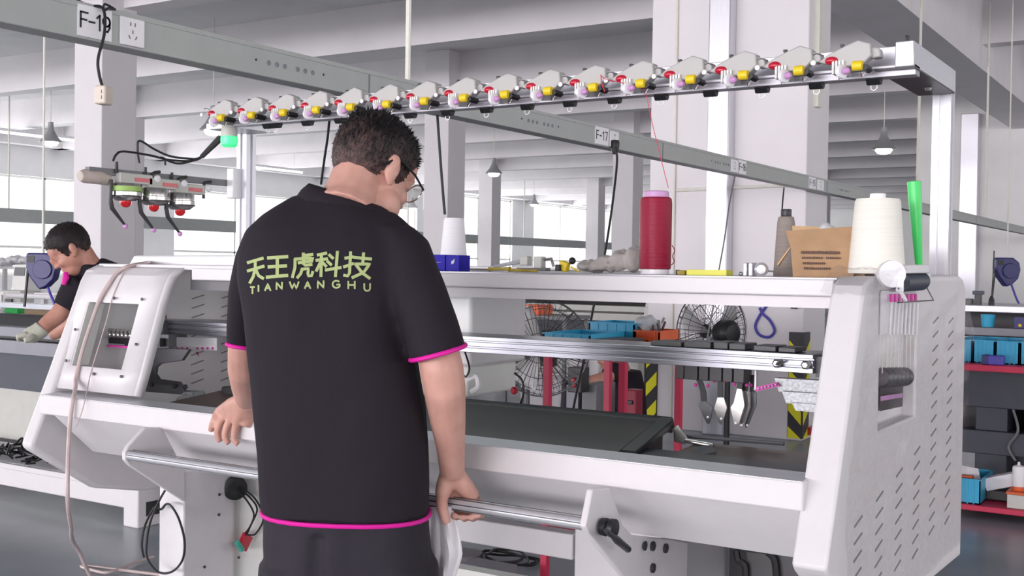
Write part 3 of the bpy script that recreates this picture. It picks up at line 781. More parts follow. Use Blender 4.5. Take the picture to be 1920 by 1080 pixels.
# --- knitting carriage (white box behind the rail)
cg = MB().box(-2.16, -1.85, 2.70, 3.0, 1.035, 1.238).build('carriage', 'white', KM, bevel=.010)
MB().box(-2.14, -1.87, 2.72, 2.98, .945, 1.035).build('carriage_base', 'cream', cg, bevel=.008)
MB().exX([(2.695, 1.125), (2.695, 1.135), (2.70, 1.135), (2.70, 1.125)], -2.05, -1.96).build('grip_slot', 'dark', cg)
MB().lathe([(.010, 0), (.011, .008), (.006, .014)], P(966, 732, Y=2.69), 14, axis_rot((0, -1, 0))).build('stop_button', 'red', cg)
MB().tube(curve([P(872, 660, Y=2.6), P(880, 690, Y=2.58), P(874, 706, Y=2.58), P(868, 702, Y=2.58)]), .003, 6).build('carriage_cable', 'black', cg)
MB().tube(curve([P(965, 700, Y=2.66), P(978, 712, Y=2.64), P(982, 735, Y=2.64), P(975, 760, Y=2.64)]), .003, 6).build('carriage_cable', 'black', cg)
hk = MB(); hk.tube(curve([P(877, 712, Y=2.6), P(893, 705, Y=2.6), P(897, 725, Y=2.6), P(884, 735, Y=2.6)]), .008, 8); hk.build('take_down_hook', 'whiteplastic', cg)
# --- under trough, beam, pedestals
MB().exX([(2.065, .881), (2.20, .758), (2.60, .70), (2.60, .72), (2.21, .775), (2.085, .881)], -2.86, -.678).build('under_trough', 'white', KM, angle=20)
for xq in (-2.80, -1.14, -.735):
    MB().exX([(2.08, .880), (2.20, .765), (2.5, .70), (2.5, .88)], xq, xq + .012).build('trough_rib', 'cream', KM)
MB().box(-2.2, -1.285, 2.30, 2.345, .648, .707).box(-2.2, -2.16, 2.345, 2.60, .648, .707).build('cross_stretcher', 'white', KM, bevel=.003)
MB().box(-2.3, -1.2, 2.8, 2.85, .35, .42).build('rear_stretcher', 'cream', KM)
lp = MB().exZ([(-2.49, 2.132), (-2.392, 2.132), (-2.392, 2.315), (-2.43, 2.36), (-2.43, 2.95), (-2.49, 2.95)], 0.02, .76).build('pedestal', 'white', KM, bevel=.006)
MB().exZ([(-2.43, 2.34), (-2.1, 2.62), (-2.1, 2.64), (-2.44, 2.36)], .02, .70).build('pedestal_gusset', 'cream', lp)
sc2 = MB()
for (px, py) in ((410, 965), (411, 927), (383, 1063), (475, 915), (479, 1037), (447, 1045)):
    sc2.lathe([(.004, 0), (.004, .003)], P(px, py, X=-2.39), 8, RX)
sc2.build('bolts', 'dark', lp)
hb = MB(); c = P(440, 914, X=-2.385)
hb.lathe([(.030, -.006), (.034, 0), (.034, .012), (.030, .014), (.012, .012)], c, 24, axis_rot((.8, -.6, 0))); hb.build('cable_port', 'black', lp)
for pts in ([(446, 915), (468, 932), (482, 955), (470, 985), (460, 1000)], [(444, 918), (464, 940), (476, 965), (468, 990), (462, 1003)], [(450, 912), (478, 935), (494, 970), (480, 1000), (465, 1003)]):
    MB().tube(curve([P(a, b2, X=-2.36) for a, b2 in pts]), .0026, 6).build('pedestal_wire', 'blackrub', lp)
c = P(459, 1016, X=-2.37)
MB().obox(c, .006, .022, .018, mt=Matrix.Rotation(.95, 3, 'X')).build('red_relay', 'red', lp, bevel=.002)
MB().obox(P(449, 1024, X=-2.36), .006, .018, .006, mt=Matrix.Rotation(-.9, 3, 'X')).build('terminal_block', 'pcb', lp, bevel=.001)
rp = MB().exZ([(-1.28, 2.30), (-1.062, 2.30), (-1.062, 2.41), (-1.075, 2.44), (-1.075, 2.95), (-1.28, 2.95)], .02, .76).build('pedestal', 'white', KM, bevel=.005)
MB().box(-1.06, -.7, 2.70, 2.75, .45, .66).build('dark_inner_plate', 'dark', KM)
for pts in ([(1380, 1032), (1384, 1050), (1396, 1060), (1398, 1085)], [(1440, 1036), (1452, 1050), (1456, 1085)]):
    MB().tube(curve([P(a, b2, Y=2.45) for a, b2 in pts]), .008, 6).build('fat_hose', 'blackrub', KM)
MB().prism([P(1400, 1035, Y=2.46), P(1500, 1046, Y=2.46), P(1500, 1090, Y=2.46), P(1404, 1080, Y=2.46)], [P(1400, 1035, Y=2.5), P(1500, 1046, Y=2.5), P(1500, 1090, Y=2.5), P(1404, 1080, Y=2.5)]).build('drive_housing', 'dark', KM)
# bracket plates carrying the start bar
bl = [(2.000, .892), (2.055, .885), (2.132, .76), (2.135, .675), (1.950, .800), (1.936, .815), (1.935, .835), (1.945, .85)]
MB().exX(bl, -2.402, -2.388).build('bar_bracket', 'white', KM, bevel=.003)
br = [(1.957, .893), (2.03, .885), (2.09, .80), (2.135, .770), (2.345, .72), (2.42, .70), (2.42, .60), (2.22, .60), (1.945, .808), (1.930, .826)]
brr = MB().exX(br, -1.064, -1.050).build('bar_bracket', 'white', KM, bevel=.003)
for (px, py, w2) in ((1207, 1023, .7), (1223, 1024, 1), (1247, 1028, 1), (1223, 1065, 1)):
    MB().lathe([(.0105 * w2, 0), (.0105, .004), (.006, .006)], P(px, py, X=-1.049), 14, RX).build('grommet', 'dark', brr)
ck = MB(); c = P(1128, 987, X=-1.045)
ck.lathe([(.017, 0), (.018, .012), (.013, .016), (.018, .02), (.018, .03), (.008, .032)], c, 24, RX); ck.build('crank_knob', 'black', brr)
ck = MB(); a = P(1136, 995, X=-1.01); b2 = P(1180, 1032, X=-1.01)
ck.tube([a, a.lerp(b2, .3), a.lerp(b2, .45), a.lerp(b2, .6), a.lerp(b2, .95), b2], [.005, .005, .008, .0075, .007, .004], 10); ck.build('crank_handle', 'dark', brr)
sb = MB(); sb.tube([(-2.386, 1.95, .826), (-1.064, 1.95, .826)], .0135, 20)
br_ = sb.build('start_bar', 'alu', KM)
g = MB()
for q in (0.2, 1.1, 2.0, 2.9): g.box(-2.385, -1.065, 1.95 - .0140 * math.cos(q - .9) - .0012, 1.95 - .0140 * math.cos(q - .9) + .0012, .826 + .0140 * math.sin(q - .9) - .001, .826 + .0140 * math.sin(q - .9) + .001)
g.build('bar_groove', 'darksteel', br_)
# --- posts, feeder rail and arm
def post(x, y0, z0, z1, w=.045):
    m = MB(); h = w / 2; g2 = .006
    m.exZ([(x - h, y0 - h), (x - g2, y0 - h), (x - g2, y0 - h + .006), (x + g2, y0 - h + .006), (x + g2, y0 - h), (x + h, y0 - h), (x + h, y0 - g2), (x + h - .006, y0 - g2), (x + h - .006, y0 + g2), (x + h, y0 + g2), (x + h, y0 + h), (x - h, y0 + h)], z0, z1)
    return m
post(-.645, 3.05, 1.0, 1.833).build('feeder_post', 'alu_v', KM)
post(-2.85, 2.80, 1.0, 1.757).build('feeder_post', 'alu_v', KM)
fr = MB(); fr.box(-2.76, -.615, 2.62, 2.66, 1.760, 1.776); fr.box(-2.76, -.615, 2.61, 2.66, 1.776, 1.783)
fr.build('lower_feeder_rail', 'alu_edge', KM, bevel=.001)
MB().box(-2.78, -.655, 2.70, 2.76, 1.797, 1.842).build('upper_feeder_rail', 'alu', KM, bevel=.002)
MB().box(-.655, -.615, 2.60, 3.04, 1.776, 1.832).build('feeder_arm', 'alu', KM, bevel=.002)
MB().box(-.70, -.613, 2.60, 3.02, 1.772, 1.776).build('arm_plate', 'dark', KM)
bt = MB()
for q in (2.68, 2.90): bt.lathe([(.009, 0), (.007, -.006)], (-.65, q, 1.772), 10)
bt.build('arm_bolts', 'steel', KM)
MB().tube([(-.66, 2.73, 1.842), (-.66, 2.73, 1.86), (-.66, 2.73, 1.870)], [.004, .004, .006], 8).build('end_knob', 'black', KM)
MB().box(-2.86, -2.72, 2.63, 2.80, 1.757, 1.775).build('feeder_arm', 'alu', KM)
# signal lamp
c = P(430, 256, X=-2.75)
sl = MB().lathe([(.026, 0), (.026, .018), (.024, .035), (.02, .037)], c, 20).build('signal_lamp_base', 'plate', KM)
MB().lathe([(.018, -.034), (.026, -.028), (.0275, -.018), (.0275, -.002), (.026, 0)], c, 20).build('signal_lamp', 'signal', KM)

# --- sixteen yarn tensioners along the rail
U = .00121
def tensioner():
    m = MB()
    body = [(-78, 15), (-60, 28), (-30, 41), (-5, 50), (18, 42), (20, 20), (6, 6), (-28, 2), (-60, 10)]
    m.exY([(a * U, b2 * U) for a, b2 in body], -.012, .02)
    m.exY([(14 * U, 38 * U), (32 * U, 34 * U), (34 * U, 18 * U), (18 * U, 16 * U)], .0, .03)
    t = m.build('yarn_tensioner', 'headplate', None, bevel=.003, frame=Matrix.Identity(4))
    def sub(n, mm, ma, **k): 
        o = mm.build(n, ma, None, frame=Matrix.Identity(4), **k); o.parent = t; return o
    sub('red_lens', MB().ell((-53 * U, -.010, 16 * U), 13 * U, .012, 8 * U, 8), 'red')
    b = MB()
    for i in range(4): b.box((-50 + i * 6) * U, (-46 + i * 6) * U, -.02, .05, -10 * U, 14 * U)
    sub('spring_block', b, 'cream')
    sub('tension_disc', MB().lathe([(.002, -.006), (13 * U, -.005), (13.5 * U, 0), (12.5 * U, .004), (.002, .005)], (-29 * U, -.028, -8 * U), 20, axis_rot((.9, -.4, 0))), 'whiteplastic')
    sub('disc_hub', MB().lathe([(.002, 0), (6.5 * U, .001), (6 * U, .010), (3 * U, .014)], (-24 * U, -.030, -8 * U), 16, axis_rot((.9, -.4, 0))), 'pinkhub')
    sub('yellow_cap', MB().lathe([(.004, -10 * U), (8.6 * U, -9 * U), (9.4 * U, -6 * U), (9.4 * U, 6 * U), (8.6 * U, 9 * U), (.004, 10 * U)], (0, -.030, 0), 16, RX), 'yellow')
    w = MB(); w.exY([(9 * U, 2 * U), (16 * U, 2 * U), (19 * U, -5 * U), (12 * U, -10 * U), (6 * U, -8 * U)], -.03, .01); sub('black_catch', w, 'black')
    w = MB(); w.tube(curve([(-36 * U, -.02, -12 * U), (-35 * U, -.025, -22 * U), (-33 * U, -.02, -14 * U)], 5), .0011, 5)
    sub('wire_loop', w, 'steel'); w = MB()
    w.tube(curve([(4 * U, -.02, -12 * U), (7 * U, -.025, -20 * U), (12 * U, -.02, -10 * U)], 5), .0011, 5)
    sub('wire_loop', w, 'steel'); w = MB()
    w.tube(curve([(-92 * U, 0, 30 * U), (-84 * U, 0, 33 * U), (-70 * U, 0, 28 * U)], 5), .0012, 5)
    sub('wire_loop', w, 'steel')
    w = MB().lathe([(.002, 0), (5 * U, .001), (5 * U, .004), (.002, .005)], (-86 * U, -.014, 14 * U), 14, axis_rot((0, -1, 0))); sub('ceramic_eye', w, 'whiteplastic')
    w = MB(); w.box(-40 * U, -34 * U, .0, .01, 42 * U, 47 * U); sub('top_screw', w, 'dark')
    return t
T0 = tensioner(); T0.parent = KM
G = MB()
G.exX([(-.016, 0), (.016, 0), (.010, -.012), (-.006, -.014)], -13 * U, 13 * U)
g0 = G.build('yarn_guide', 'black', None, bevel=.002, frame=Matrix.Identity(4)); g0.parent = KM
w = MB().tube([(6 * U * math.cos(a), 0, -.018 + 6 * U * math.sin(a)) for a in [2 * PI * i / 12 for i in range(12)]], .0010, 5, closed=True).build('guide_ring', 'steel', None, frame=Matrix.Identity(4)); w.parent = g0
kl = KM.location
for i in range(16):
    x = -2.706 + (2.706 - .723) * i / 15
    o = T0 if i == 0 else copy_tree(T0, KM)
    o.location = V((x, 2.58, 1.777)) - kl
    g2 = g0 if i == 0 else copy_tree(g0, KM)
    g2.location = V((x + .012 + (.0 if i else .1), 2.642, 1.760)) - kl

# --- three storage feeders hanging left of the post
fb = MB().box(-2.905, -2.885, 2.20, 2.78, 1.582, 1.602).build('feeder_bar', 'grey', KM)
MB().tube([P(150, 330, X=-2.9), P(158, 330, X=-2.9), P(185, 332, X=-2.9), P(203, 337, X=-2.9)], [.015, .021, .022, .018], 14).build('wrapped_bar_end', 'tape', KM)
MB().box(-2.885, -2.855, 2.745, 2.785, 1.54, 1.64).build('bar_clamp', 'whiteplastic', KM, bevel=.003)
def feeder(cx, cy, cz, first):
    c = V((cx, cy, cz))
    b = MB(); b.obox(c + V((.0, .03, .022)), .014, .062, .016)
    f = b.build('storage_feeder', 'plate', KM, bevel=.003)
    MB().obox(c + V((.015, .05, .020)), .0012, .028, .006).build('red_label', 'red', f)
    MB().lathe([(.040, .006), (.044, .0), (.044, -.018), (.046, -.020), (.046, -.032), (.043, -.036), (.030, -.046), (.012, -.048)], c + V((0, 0, 0)), 28).build('drum', 'steel', f)
    if first: MB().lathe([(.0455, -.003), (.047, -.003), (.047, -.018), (.0455, -.018)], c, 28).build('lime_band', 'lime', f)
    MB().lathe([(.044, -.0315), (.0475, -.031), (.0475, -.0345), (.044, -.035)], c, 28).build('dark_ring', 'dark', f)
    MB().lathe([(.017, -.047), (.0165, -.056), (.011, -.064), (.003, -.067)], c, 20).build('dome_button', 'redball', f)
    ar = MB(); a = [c + V((.0, -.055, .015)), c + V((0, -.057, -.045)), c + V((.0, -.050, -.072)), c + V((.0, -.005, -.118))]
    ar.tube(a, [.006, .007, .007, .004], 8); ar.build('eyelet_arm', 'dark', f)
    MB().ell(c + V((0, 0, -.124)), .008, .008, .008, 8).build('ceramic_eye', 'pinkhub', f)
    hk = MB(); hk.tube(curve([c + V((.0, .098, -.005)), c + V((.0, .098, .03)), c + V((.0, .104, .046)), c + V((0, .13, .052))], 5), .005, 8); hk.build('yarn_hook', 'dark', f)
    MB().lathe([(.003, 0), (.011, .002), (.011, .008), (.003, .01)], c + V((.012, .106, .028)), 14, RX).build('input_disc', 'whiteplastic', f)
    MB().tube([c + V((0, -.035, .036)), c + V((0, -.035, .07))], [.006, .0045], 8).build('cable_boot', 'black', f)
    return f
fpos = [P(236, 348, X=-2.88), P(289, 357, X=-2.88), P(338, 366, X=-2.88)]
for i, q in enumerate(fpos): feeder(q.x, q.y, q.z, i == 0)
for pts in ([(212, 302), (218, 290), (232, 284), (280, 291), (320, 300), (368, 300), (395, 278), (415, 256)], [(261, 306), (258, 280), (262, 264), (290, 280), (320, 293), (360, 298), (372, 297)], [(310, 310), (308, 298), (302, 296), (330, 306), (352, 304), (375, 295), (400, 275)]):
    MB().tube(curve([P(a, b2, X=-2.88) for a, b2 in pts]), .0036, 6).build('feeder_cable', 'blackrub', KM)
MB().tube([P(378, 294, X=-2.86), P(414, 258, X=-2.8)], [.008, .012], 8).build('cable_sleeve', 'dark', KM)
# ================================================================== things on and around the machine
TZ = 1.309
def cone(x, y0, z, prof, m, label, core=None, corem='lilac', grp=None, name='yarn_cone'):
    t = thing(name, (x, y0, z), label, 'yarn cone', grp)
    MB().lathe(prof, (x, y0, z), 36).build('yarn', m, t)
    if core:
        for i, pr in enumerate(core): MB().lathe(pr, (x, y0, z), 28).build('core_tube', 'whiteplastic' if (len(core) > 1 and i == 0) else corem, t)
    return t
q = P(1228, 512, Y=2.5)
rc_ = cone(q.x, 2.5, TZ, [(.034, .012), (.0375, .014), (.0380, .017), (.0385, .17), (.037, .181), (.033, .184)], 'yarnred', 'tall crimson yarn cone standing on the yarn table',
     [[(.0325, 0), (.034, .001), (.034, .012), (.030, .0125)], [(.030, .182), (.031, .184), (.030, .197), (.027, .199)]])
lp2 = MB().tube(curve([P(1260, 460, Y=2.49), P(1265, 470, Y=2.48), P(1261, 480, Y=2.49), P(1264, 490, Y=2.48), P(1259, 497, Y=2.49)], 5), .0012, 5); lp2.build('loose_thread', 'yarnred', rc_)
q = P(850, 510, Y=2.62)
cone(q.x, 2.62, TZ, [(.040, 0), (.0405, .004), (.0285, .14), (.026, .147), (.014, .148)], 'yarnwhite', 'white yarn cone beside the blue cartons', None)
cone(-.652, 2.47, 1.319, [(.058, 0), (.0585, .004), (.047, .152), (.044, .158), (.018, .159)], 'yarncream', 'big cream yarn cone standing on the right end of the machine',
     [[(.016, .158), (.017, .16), (.016, .169), (.012, .170)]], 'whiteplastic')
q = P(1472, 514, Y=2.62)
cone(q.x, 2.62, TZ, [(.027, 0), (.0275, .003), (.0205, .125), (.018, .139), (.013, .141)], 'yarngrey', 'taupe yarn cone with dark top beside the cardboard box',
     [[(.0115, .14), (.0125, .142), (.0125, .156), (.0115, .158)]], 'dark')
# slim green cone upright at the corner
gc = thing('plastic_cone', (-.635, 2.62, 1.319), 'slim bright green plastic cone standing behind the big cream yarn cone', 'plastic cone')
gx = P(1724, 495, Y=2.62); gt = P(1714, 341, Y=2.62)
b = V((gx.x, 2.62, 1.322)); tdir = (gt - b)
L = tdir.length
MB().lathe([(.0065, .012), (.0075, .014), (.0145, L * .8), (.0150, L), (.013, L + .001)], b, 24, axis_rot(tdir)).build('shell', 'green', gc)
MB().lathe([(.0068, 0), (.0072, .001), (.0072, .013), (.0066, .0135)], b, 20, axis_rot(tdir)).build('red_tip', 'red', gc)

# red yarn running up to the tensioner
tag(MB().tube(curve([P(1253, 352, Y=2.5), P(1240, 300, Y=2.53), P(1225, 240, Y=2.56), P(1212, 180, Y=2.57), P(1206, 168, Y=2.57), P(1180, 158, Y=2.56), P(1140, 150, Y=2.56), P(1126, 141, Y=2.56)], 6), .0009, 5).build('yarn_strand', 'thread'),
    'red yarn strand rising from the crimson cone to a tensioner', 'yarn strand')
tag(MB().tube(curve([P(1127, 140, Y=2.555), P(1128, 155, Y=2.555), P(1134, 172, Y=2.55)], 5), .0014, 5).build('yarn_strand', 'thread'), 'short loose end of red yarn hanging from the tensioner eye', 'yarn strand')
# blue cartons
a = P(822, 512, Y=2.5); b = P(861, 512, Y=2.5)
def carton(px0, px1, y0, dep, h, label, patch):
    a = P(px0, 510, Y=y0); b = P(px1, 510, Y=y0)
    t = thing('blue_carton', ((a.x + b.x) / 2, y0, TZ), label, 'carton', 'small blue cartons')
    MB().box(a.x, b.x, y0, y0 + dep, TZ, TZ + h).build('box', 'bluebox', t, bevel=.0015)
    w = b.x - a.x
    if patch: MB().exY([(a.x + w * .42, TZ + h * .42), (a.x + w * .62, TZ + h * .5), (a.x + w * .66, TZ + h * .78), (a.x + w * .52, TZ + h * .66), (a.x + w * .42, TZ + h * .62)], y0 - .0008, y0).build('label_patch', 'plate', t)
    else: MB().exY([(a.x + w * .2, TZ + h * .5), (a.x + w * .8, TZ + h * .5), (a.x + w * .8, TZ + h * .56), (a.x + w * .2, TZ + h * .56)], y0 - .0008, y0).build('label_patch', 'navy', t)
carton(800, 834.5, 2.46, .05, .043, 'blue carton half hidden behind the man sleeve', False)
carton(835.5, 861, 2.46, .05, .042, 'blue carton with pale patch in front of the white cone', True)
# clutter left of the red cone
t = thing('hand_tool', P(935, 508, Y=2.5), 'worn yellow brass tool lying flat on the table beside the white cone', 'tool')
MB().tube([P(917, 505, Y=2.46), P(922, 504, Y=2.46), P(950, 504, Y=2.46), P(956, 505, Y=2.46)], [.006, .004, .004, .007], 10).build('handle', 'olive', t)
MB().tube([P(956, 506, Y=2.46), P(1008, 508, Y=2.46)], .0035, 8).build('shaft', 'olive', t)
t = thing('clamp_tool', P(960, 500, Y=2.55), 'long pale aluminium tool with two grey blocks lying on the table', 'tool')
MB().tube([P(925, 500, Y=2.55), P(980, 490, Y=2.55)], [.004, .006], 8).build('rod', 'alu', t)
MB().obox(P(986, 489, Y=2.55), .012, .012, .012).build('block', 'plate', t, bevel=.002)
MB().obox(P(1012, 492, Y=2.55), .012, .012, .015).build('block', 'plate', t, bevel=.002)
MB().obox(P(1000, 505, Y=2.55), .045, .012, .004).build('foot', 'grey', t, bevel=.001)
MB().tube([P(1020, 487, Y=2.54), P(1034, 485, Y=2.54), P(1038, 500, Y=2.54)], .004, 8).build('lever', 'steel', t)
t = thing('tape_measure', P(1058, 506, Y=2.5), 'small yellow and black gadget with a black knob on the table', 'gadget')
MB().obox(P(1058, 499, Y=2.5), .012, .010, .012, mt=Matrix.Rotation(.3, 3, 'Y')).build('body', 'yellow', t, bevel=.003)
MB().obox(P(1047, 502, Y=2.487), .007, .006, .008).build('grip', 'black', t, bevel=.002)
MB().ell(P(1073, 489, Y=2.5), .009, .009, .009, 10).build('knob', 'black', t)
MB().tube([P(1070, 500, Y=2.48), P(1086, 509, Y=2.48)], .002, 6).build('blade', 'yellow', t)
# grey rag
rg = MB()
for (px, py, rx, rz) in ((1100, 503, .030, .011), (1138, 499, .028, .017), (1165, 494, .030, .022), (1188, 490, .022, .026), (1120, 505, .03, .010)):
    rg.ell(P(px, py, Y=2.58), rx, .03, rz * 1.25, 10)
rv = voxel([rg], 'rag', 'rag', None, .005, 4)
for v in rv.data.vertices:
    n = noise.noise(v.co * 34) + .5 * noise.noise(v.co * 80); v.co += v.normal * n * .009
tag(rv, 'crumpled grey cotton rag lying beside the crimson yarn cone', 'rag')
mn = min((rv.matrix_basis @ v.co).z for v in rv.data.vertices); rv.location.z += TZ - mn
# yellow carton and its black end
t = thing('yellow_carton', P(1318, 512, Y=2.45), 'flat lime yellow carton lying right of the crimson cone', 'carton')
a = P(1287, 510, Y=2.42); b = P(1362, 510, Y=2.42); MB().box(a.x, b.x, 2.42, 2.46, TZ, TZ + .013).build('box', 'yellowbox', t, bevel=.001)
a = P(1269, 508, Y=2.43); b = P(1284, 508, Y=2.43); MB().box(a.x, b.x, 2.43, 2.45, TZ, TZ + .011).build('end_flap', 'olive', t, bevel=.002)
MB().box(a.x - .004, a.x, 2.432, 2.448, TZ, TZ + .012).build('black_tip', 'black', t)
# pair of machined knobs
for i, (px, lab) in enumerate(((1405, 'machined silver clamp block on the table beside the yellow carton'), (1428, 'round silver knob on the table beside the taupe cone'))):
    c = P(px, 498, Y=2.46); t = thing('machined_knob', (c.x, c.y, TZ), lab, 'machine part')
    if i == 0:
        MB().box(c.x - .011, c.x - .002, 2.45, 2.48, TZ, TZ + .030).build('jaw', 'alu', t, bevel=.002)
        MB().box(c.x + .001, c.x + .011, 2.45, 2.48, TZ, TZ + .030).build('jaw', 'alu', t, bevel=.002)
        MB().ell((c.x - .018, 2.455, TZ + .005), .005, .005, .005, 8).build('screw_head', 'steel', t)
    else:
        MB().lathe([(.004, -.012), (.015, -.011), (.0155, .006), (.010, .012), (.004, .013)], (c.x, 2.46, TZ + .0155), 24, axis_rot((.3, -.95, 0))).build('wheel', 'alu', t)
        MB().tube([(c.x + .015, 2.46, TZ + .012), (c.x + .032, 2.455, TZ + .011)], .0022, 6).build('pin', 'steel', t)
# cardboard box
cb = thing('cardboard_box', P(1540, 514, Y=2.5), 'opened brown cardboard box with printed front on the yarn table', 'box')
A0 = P(1487, 514, Y=2.42); B0 = P(1600, 514, Y=2.46); A0.z = B0.z = TZ
ux = (B0 - A0).normalized(); uy = V((-ux.y, ux.x, 0)); W = (B0 - A0).length; D, H = .10, .063
def bp(a, b, c): return A0 + ux * a + uy * b + V((0, 0, c))
def panel(name, q, m='card', par=cb, th=.003):
    n = (q[1] - q[0]).cross(q[3] - q[0]).normalized() * th
    return MB().prism(q, [p - n for p in q]).build(name, m, par)
panel('front_panel', [bp(0, 0, 0), bp(W, 0, 0), bp(W + .004, -.004, H), bp(-.006, -.004, H)])
panel('back_panel', [bp(W, D, 0), bp(0, D, 0), bp(0, D, H), bp(W, D, H)], 'cardin')
panel('side_panel', [bp(0, D, 0), bp(0, 0, 0), bp(-.006, 0, H), bp(-.006, D, H)], 'cardin')
panel('side_panel', [bp(W, 0, 0), bp(W, D, 0), bp(W, D, H), bp(W, 0, H)])
panel('bottom_panel', [bp(0, 0, .002), bp(W, 0, .002), bp(W, D, .002), bp(0, D, .002)])
panel('front_flap', [bp(-.006, -.004, H), bp(W + .004, -.004, H), bp(W - .004, .012, H + .047), bp(-.018, .010, H + .037)], 'card')
panel('back_flap', [bp(.0, D, H), bp(.055, D, H), bp(.055, D + .01, H + .05), bp(-.004, D + .01, H + .052)], 'cardin')
panel('side_flap', [bp(-.006, D * .8, H), bp(-.006, .005, H), bp(-.032, .0, H - .038), bp(-.030, D * .6, H - .040)], 'cardin')
fn = -uy
pr = MB()
for row, (z, n, w0, hh) in enumerate(((.0475, 13, .0052, .0075), (.0375, 12, .0048, .005), (.0265, 8, .005, .005), (.0165, 10, .005, .005))):
    for i in range(n):
        x0 = .018 + i * (w0 + .0016) + (.002 if row > 1 else 0)
        if row == 1 and i == 7: continue
        ch = 'HNFAUIETN'[(i * 5 + row * 3) % 8]
        if ch == 'E': ch = 'F'
        letters(pr, ch, bp(x0, -.0048 - z * .04, z), ux, V((0, 0, 1)), hh, .0011, nrm=fn, lift=-.0004)
if False: pr.build('print', 'inkbrown', cb, smooth=False)
bars = MB()
for z, x0, x1, hh in ((.050, .016, .096, .0068), (.0395, .018, .062, .0045), (.0395, .068, .098, .0045), (.0275, .020, .066, .0052), (.0165, .022, .078, .0052)):
    x = x0
    while x < x1:
        w = random.uniform(.0022, .0045)
        dy = -.0048 - z * .05
        p = [bp(x, dy, z), bp(min(x + w, x1), dy, z), bp(min(x + w, x1), dy, z + hh * random.uniform(.75, 1.05)), bp(x, dy, z + hh)]
        bars.prism(p, [k + uy * .0006 for k in p]); x += w + .0014
bars.build('faded_print', 'inkbrown', cb, smooth=False)
# plastic bag inside, film scraps, second small box behind
pb = MB(); pb.ell(bp(.075, .06, H + .018), .03, .028, .036, 10)
pv = voxel([pb], 'plastic_bag', 'bag', None, .005, 1)
for v in pv.data.vertices: v.co += v.normal * noise.noise(v.co * 55 + V((3, 1, 2))) * .010
tag(pv, 'crumpled clear plastic bag sticking out of the cardboard box', 'plastic bag')
b2 = thing('small_box', bp(W + .012, .06, 0), 'small dark brown box between the cardboard box and the cream cone', 'box')
MB().box(*[f(bp(W + .002, .03, 0).x, bp(W + .03, .03, 0).x) for f in (min, max)], A0.y + .06, A0.y + .14, TZ, TZ + .052).build('carton', 'card', b2, bevel=.002)
pb = MB(); pb.ell(bp(W + .008, .07, .075), .016, .016, .017, 10)
pv = voxel([pb], 'bubble_wrap', 'bag', None, .004, 1)
for v in pv.data.vertices: v.co += v.normal * noise.noise(v.co * 70) * .006
tag(pv, 'scrap of plastic wrap on top of the small dark box', 'plastic wrap')
# translucent hose draped over the left hood
def zprof(y):
    for (a, b), (c, d) in zip(HP, HP[1:]):
        if y <= c: return b + (d - b) * (y - a) / (c - a)
    return HP[-1][1]
def on_hood(px, py, off):
    lo, hi = 2.0, 2.6
    for _ in range(40):
        m = (lo + hi) / 2
        if zprof(m) - P(px, py, Y=m).z < 0: lo = m
        else: hi = m
    return P(px, py, Y=lo) + V((.0, -off, off * .5))
hp = [P(300, 494, Y=2.50), P(290, 492, Y=2.45)] + [on_hood(a, b, .0075) for a, b in ((270, 497), (245, 502), (225, 512), (206, 538), (192, 562), (178, 600), (160, 655), (147, 708))] + [P(142, 724, Y=2.085), P(138, 744, Y=2.046), P(135, 760, Y=2.038), P(131, 795, Y=2.034), P(129, 830, Y=2.02), P(127, 880, Y=2.02), P(127, 940, Y=2.02), P(133, 985, Y=2.1), P(145, 1028, Y=2.3)]
pz = hp[-1]
hp += [V((pz.x - .10, pz.y + .25, .2)), V((pz.x - .15, 3.3, .03)), P(170, 1062, Z=.012), P(190, 1073, Z=.012), P(215, 1070, Z=.012), P(260, 1052, Z=.012), P(288, 1044, Z=.012)]
tag(MB().tube(curve(hp, 8), .0062, 8).build('air_hose', 'hose'), 'translucent pinkish hose draped over the left hood down to the floor', 'hose')
tag(MB().tube(curve([on_hood(a_, b_, .003) for a_, b_ in ((246, 503), (232, 515), (212, 560), (202, 600), (190, 640), (172, 700))] + [P(157, 760, Y=2.035), P(143, 800, Y=2.03)], 6), .0016, 6).build('thin_tube', 'hose'), 'thin clear tube running beside the hose over the left hood', 'hose')
lb = MB(); lb.tube([P(262, 494, Y=2.42), P(270, 489, Y=2.42), P(274, 496, Y=2.42)], .003, 6)
tag(lb.build('hose_clip', 'grey'), 'small grey wire clip holding the hose on the white lid', 'clip')
# black cable loop in front of the left pedestal
lpz = [P(311, 917, Y=2.10), P(298, 940, Y=2.09), P(283, 975, Y=2.08), P(276, 1010, Y=2.08), P(276, 1045, Y=2.08), P(296, 1072, Y=2.08), P(322, 1072, Y=2.07), P(342, 1050, Y=2.07), P(346, 1015, Y=2.07), P(336, 975, Y=2.08), P(322, 950, Y=2.09), P(312, 945, Y=2.10), P(302, 955, Y=2.10), P(290, 952, Y=2.10), P(272, 985, Y=2.11), P(266, 1020, Y=2.11), P(270, 1045, Y=2.12)]
tag(MB().tube(curve(lpz, 8), .0032, 6).build('cable_loop', 'blackrub'), 'black cable loop hanging in front of the left pedestal', 'cable')
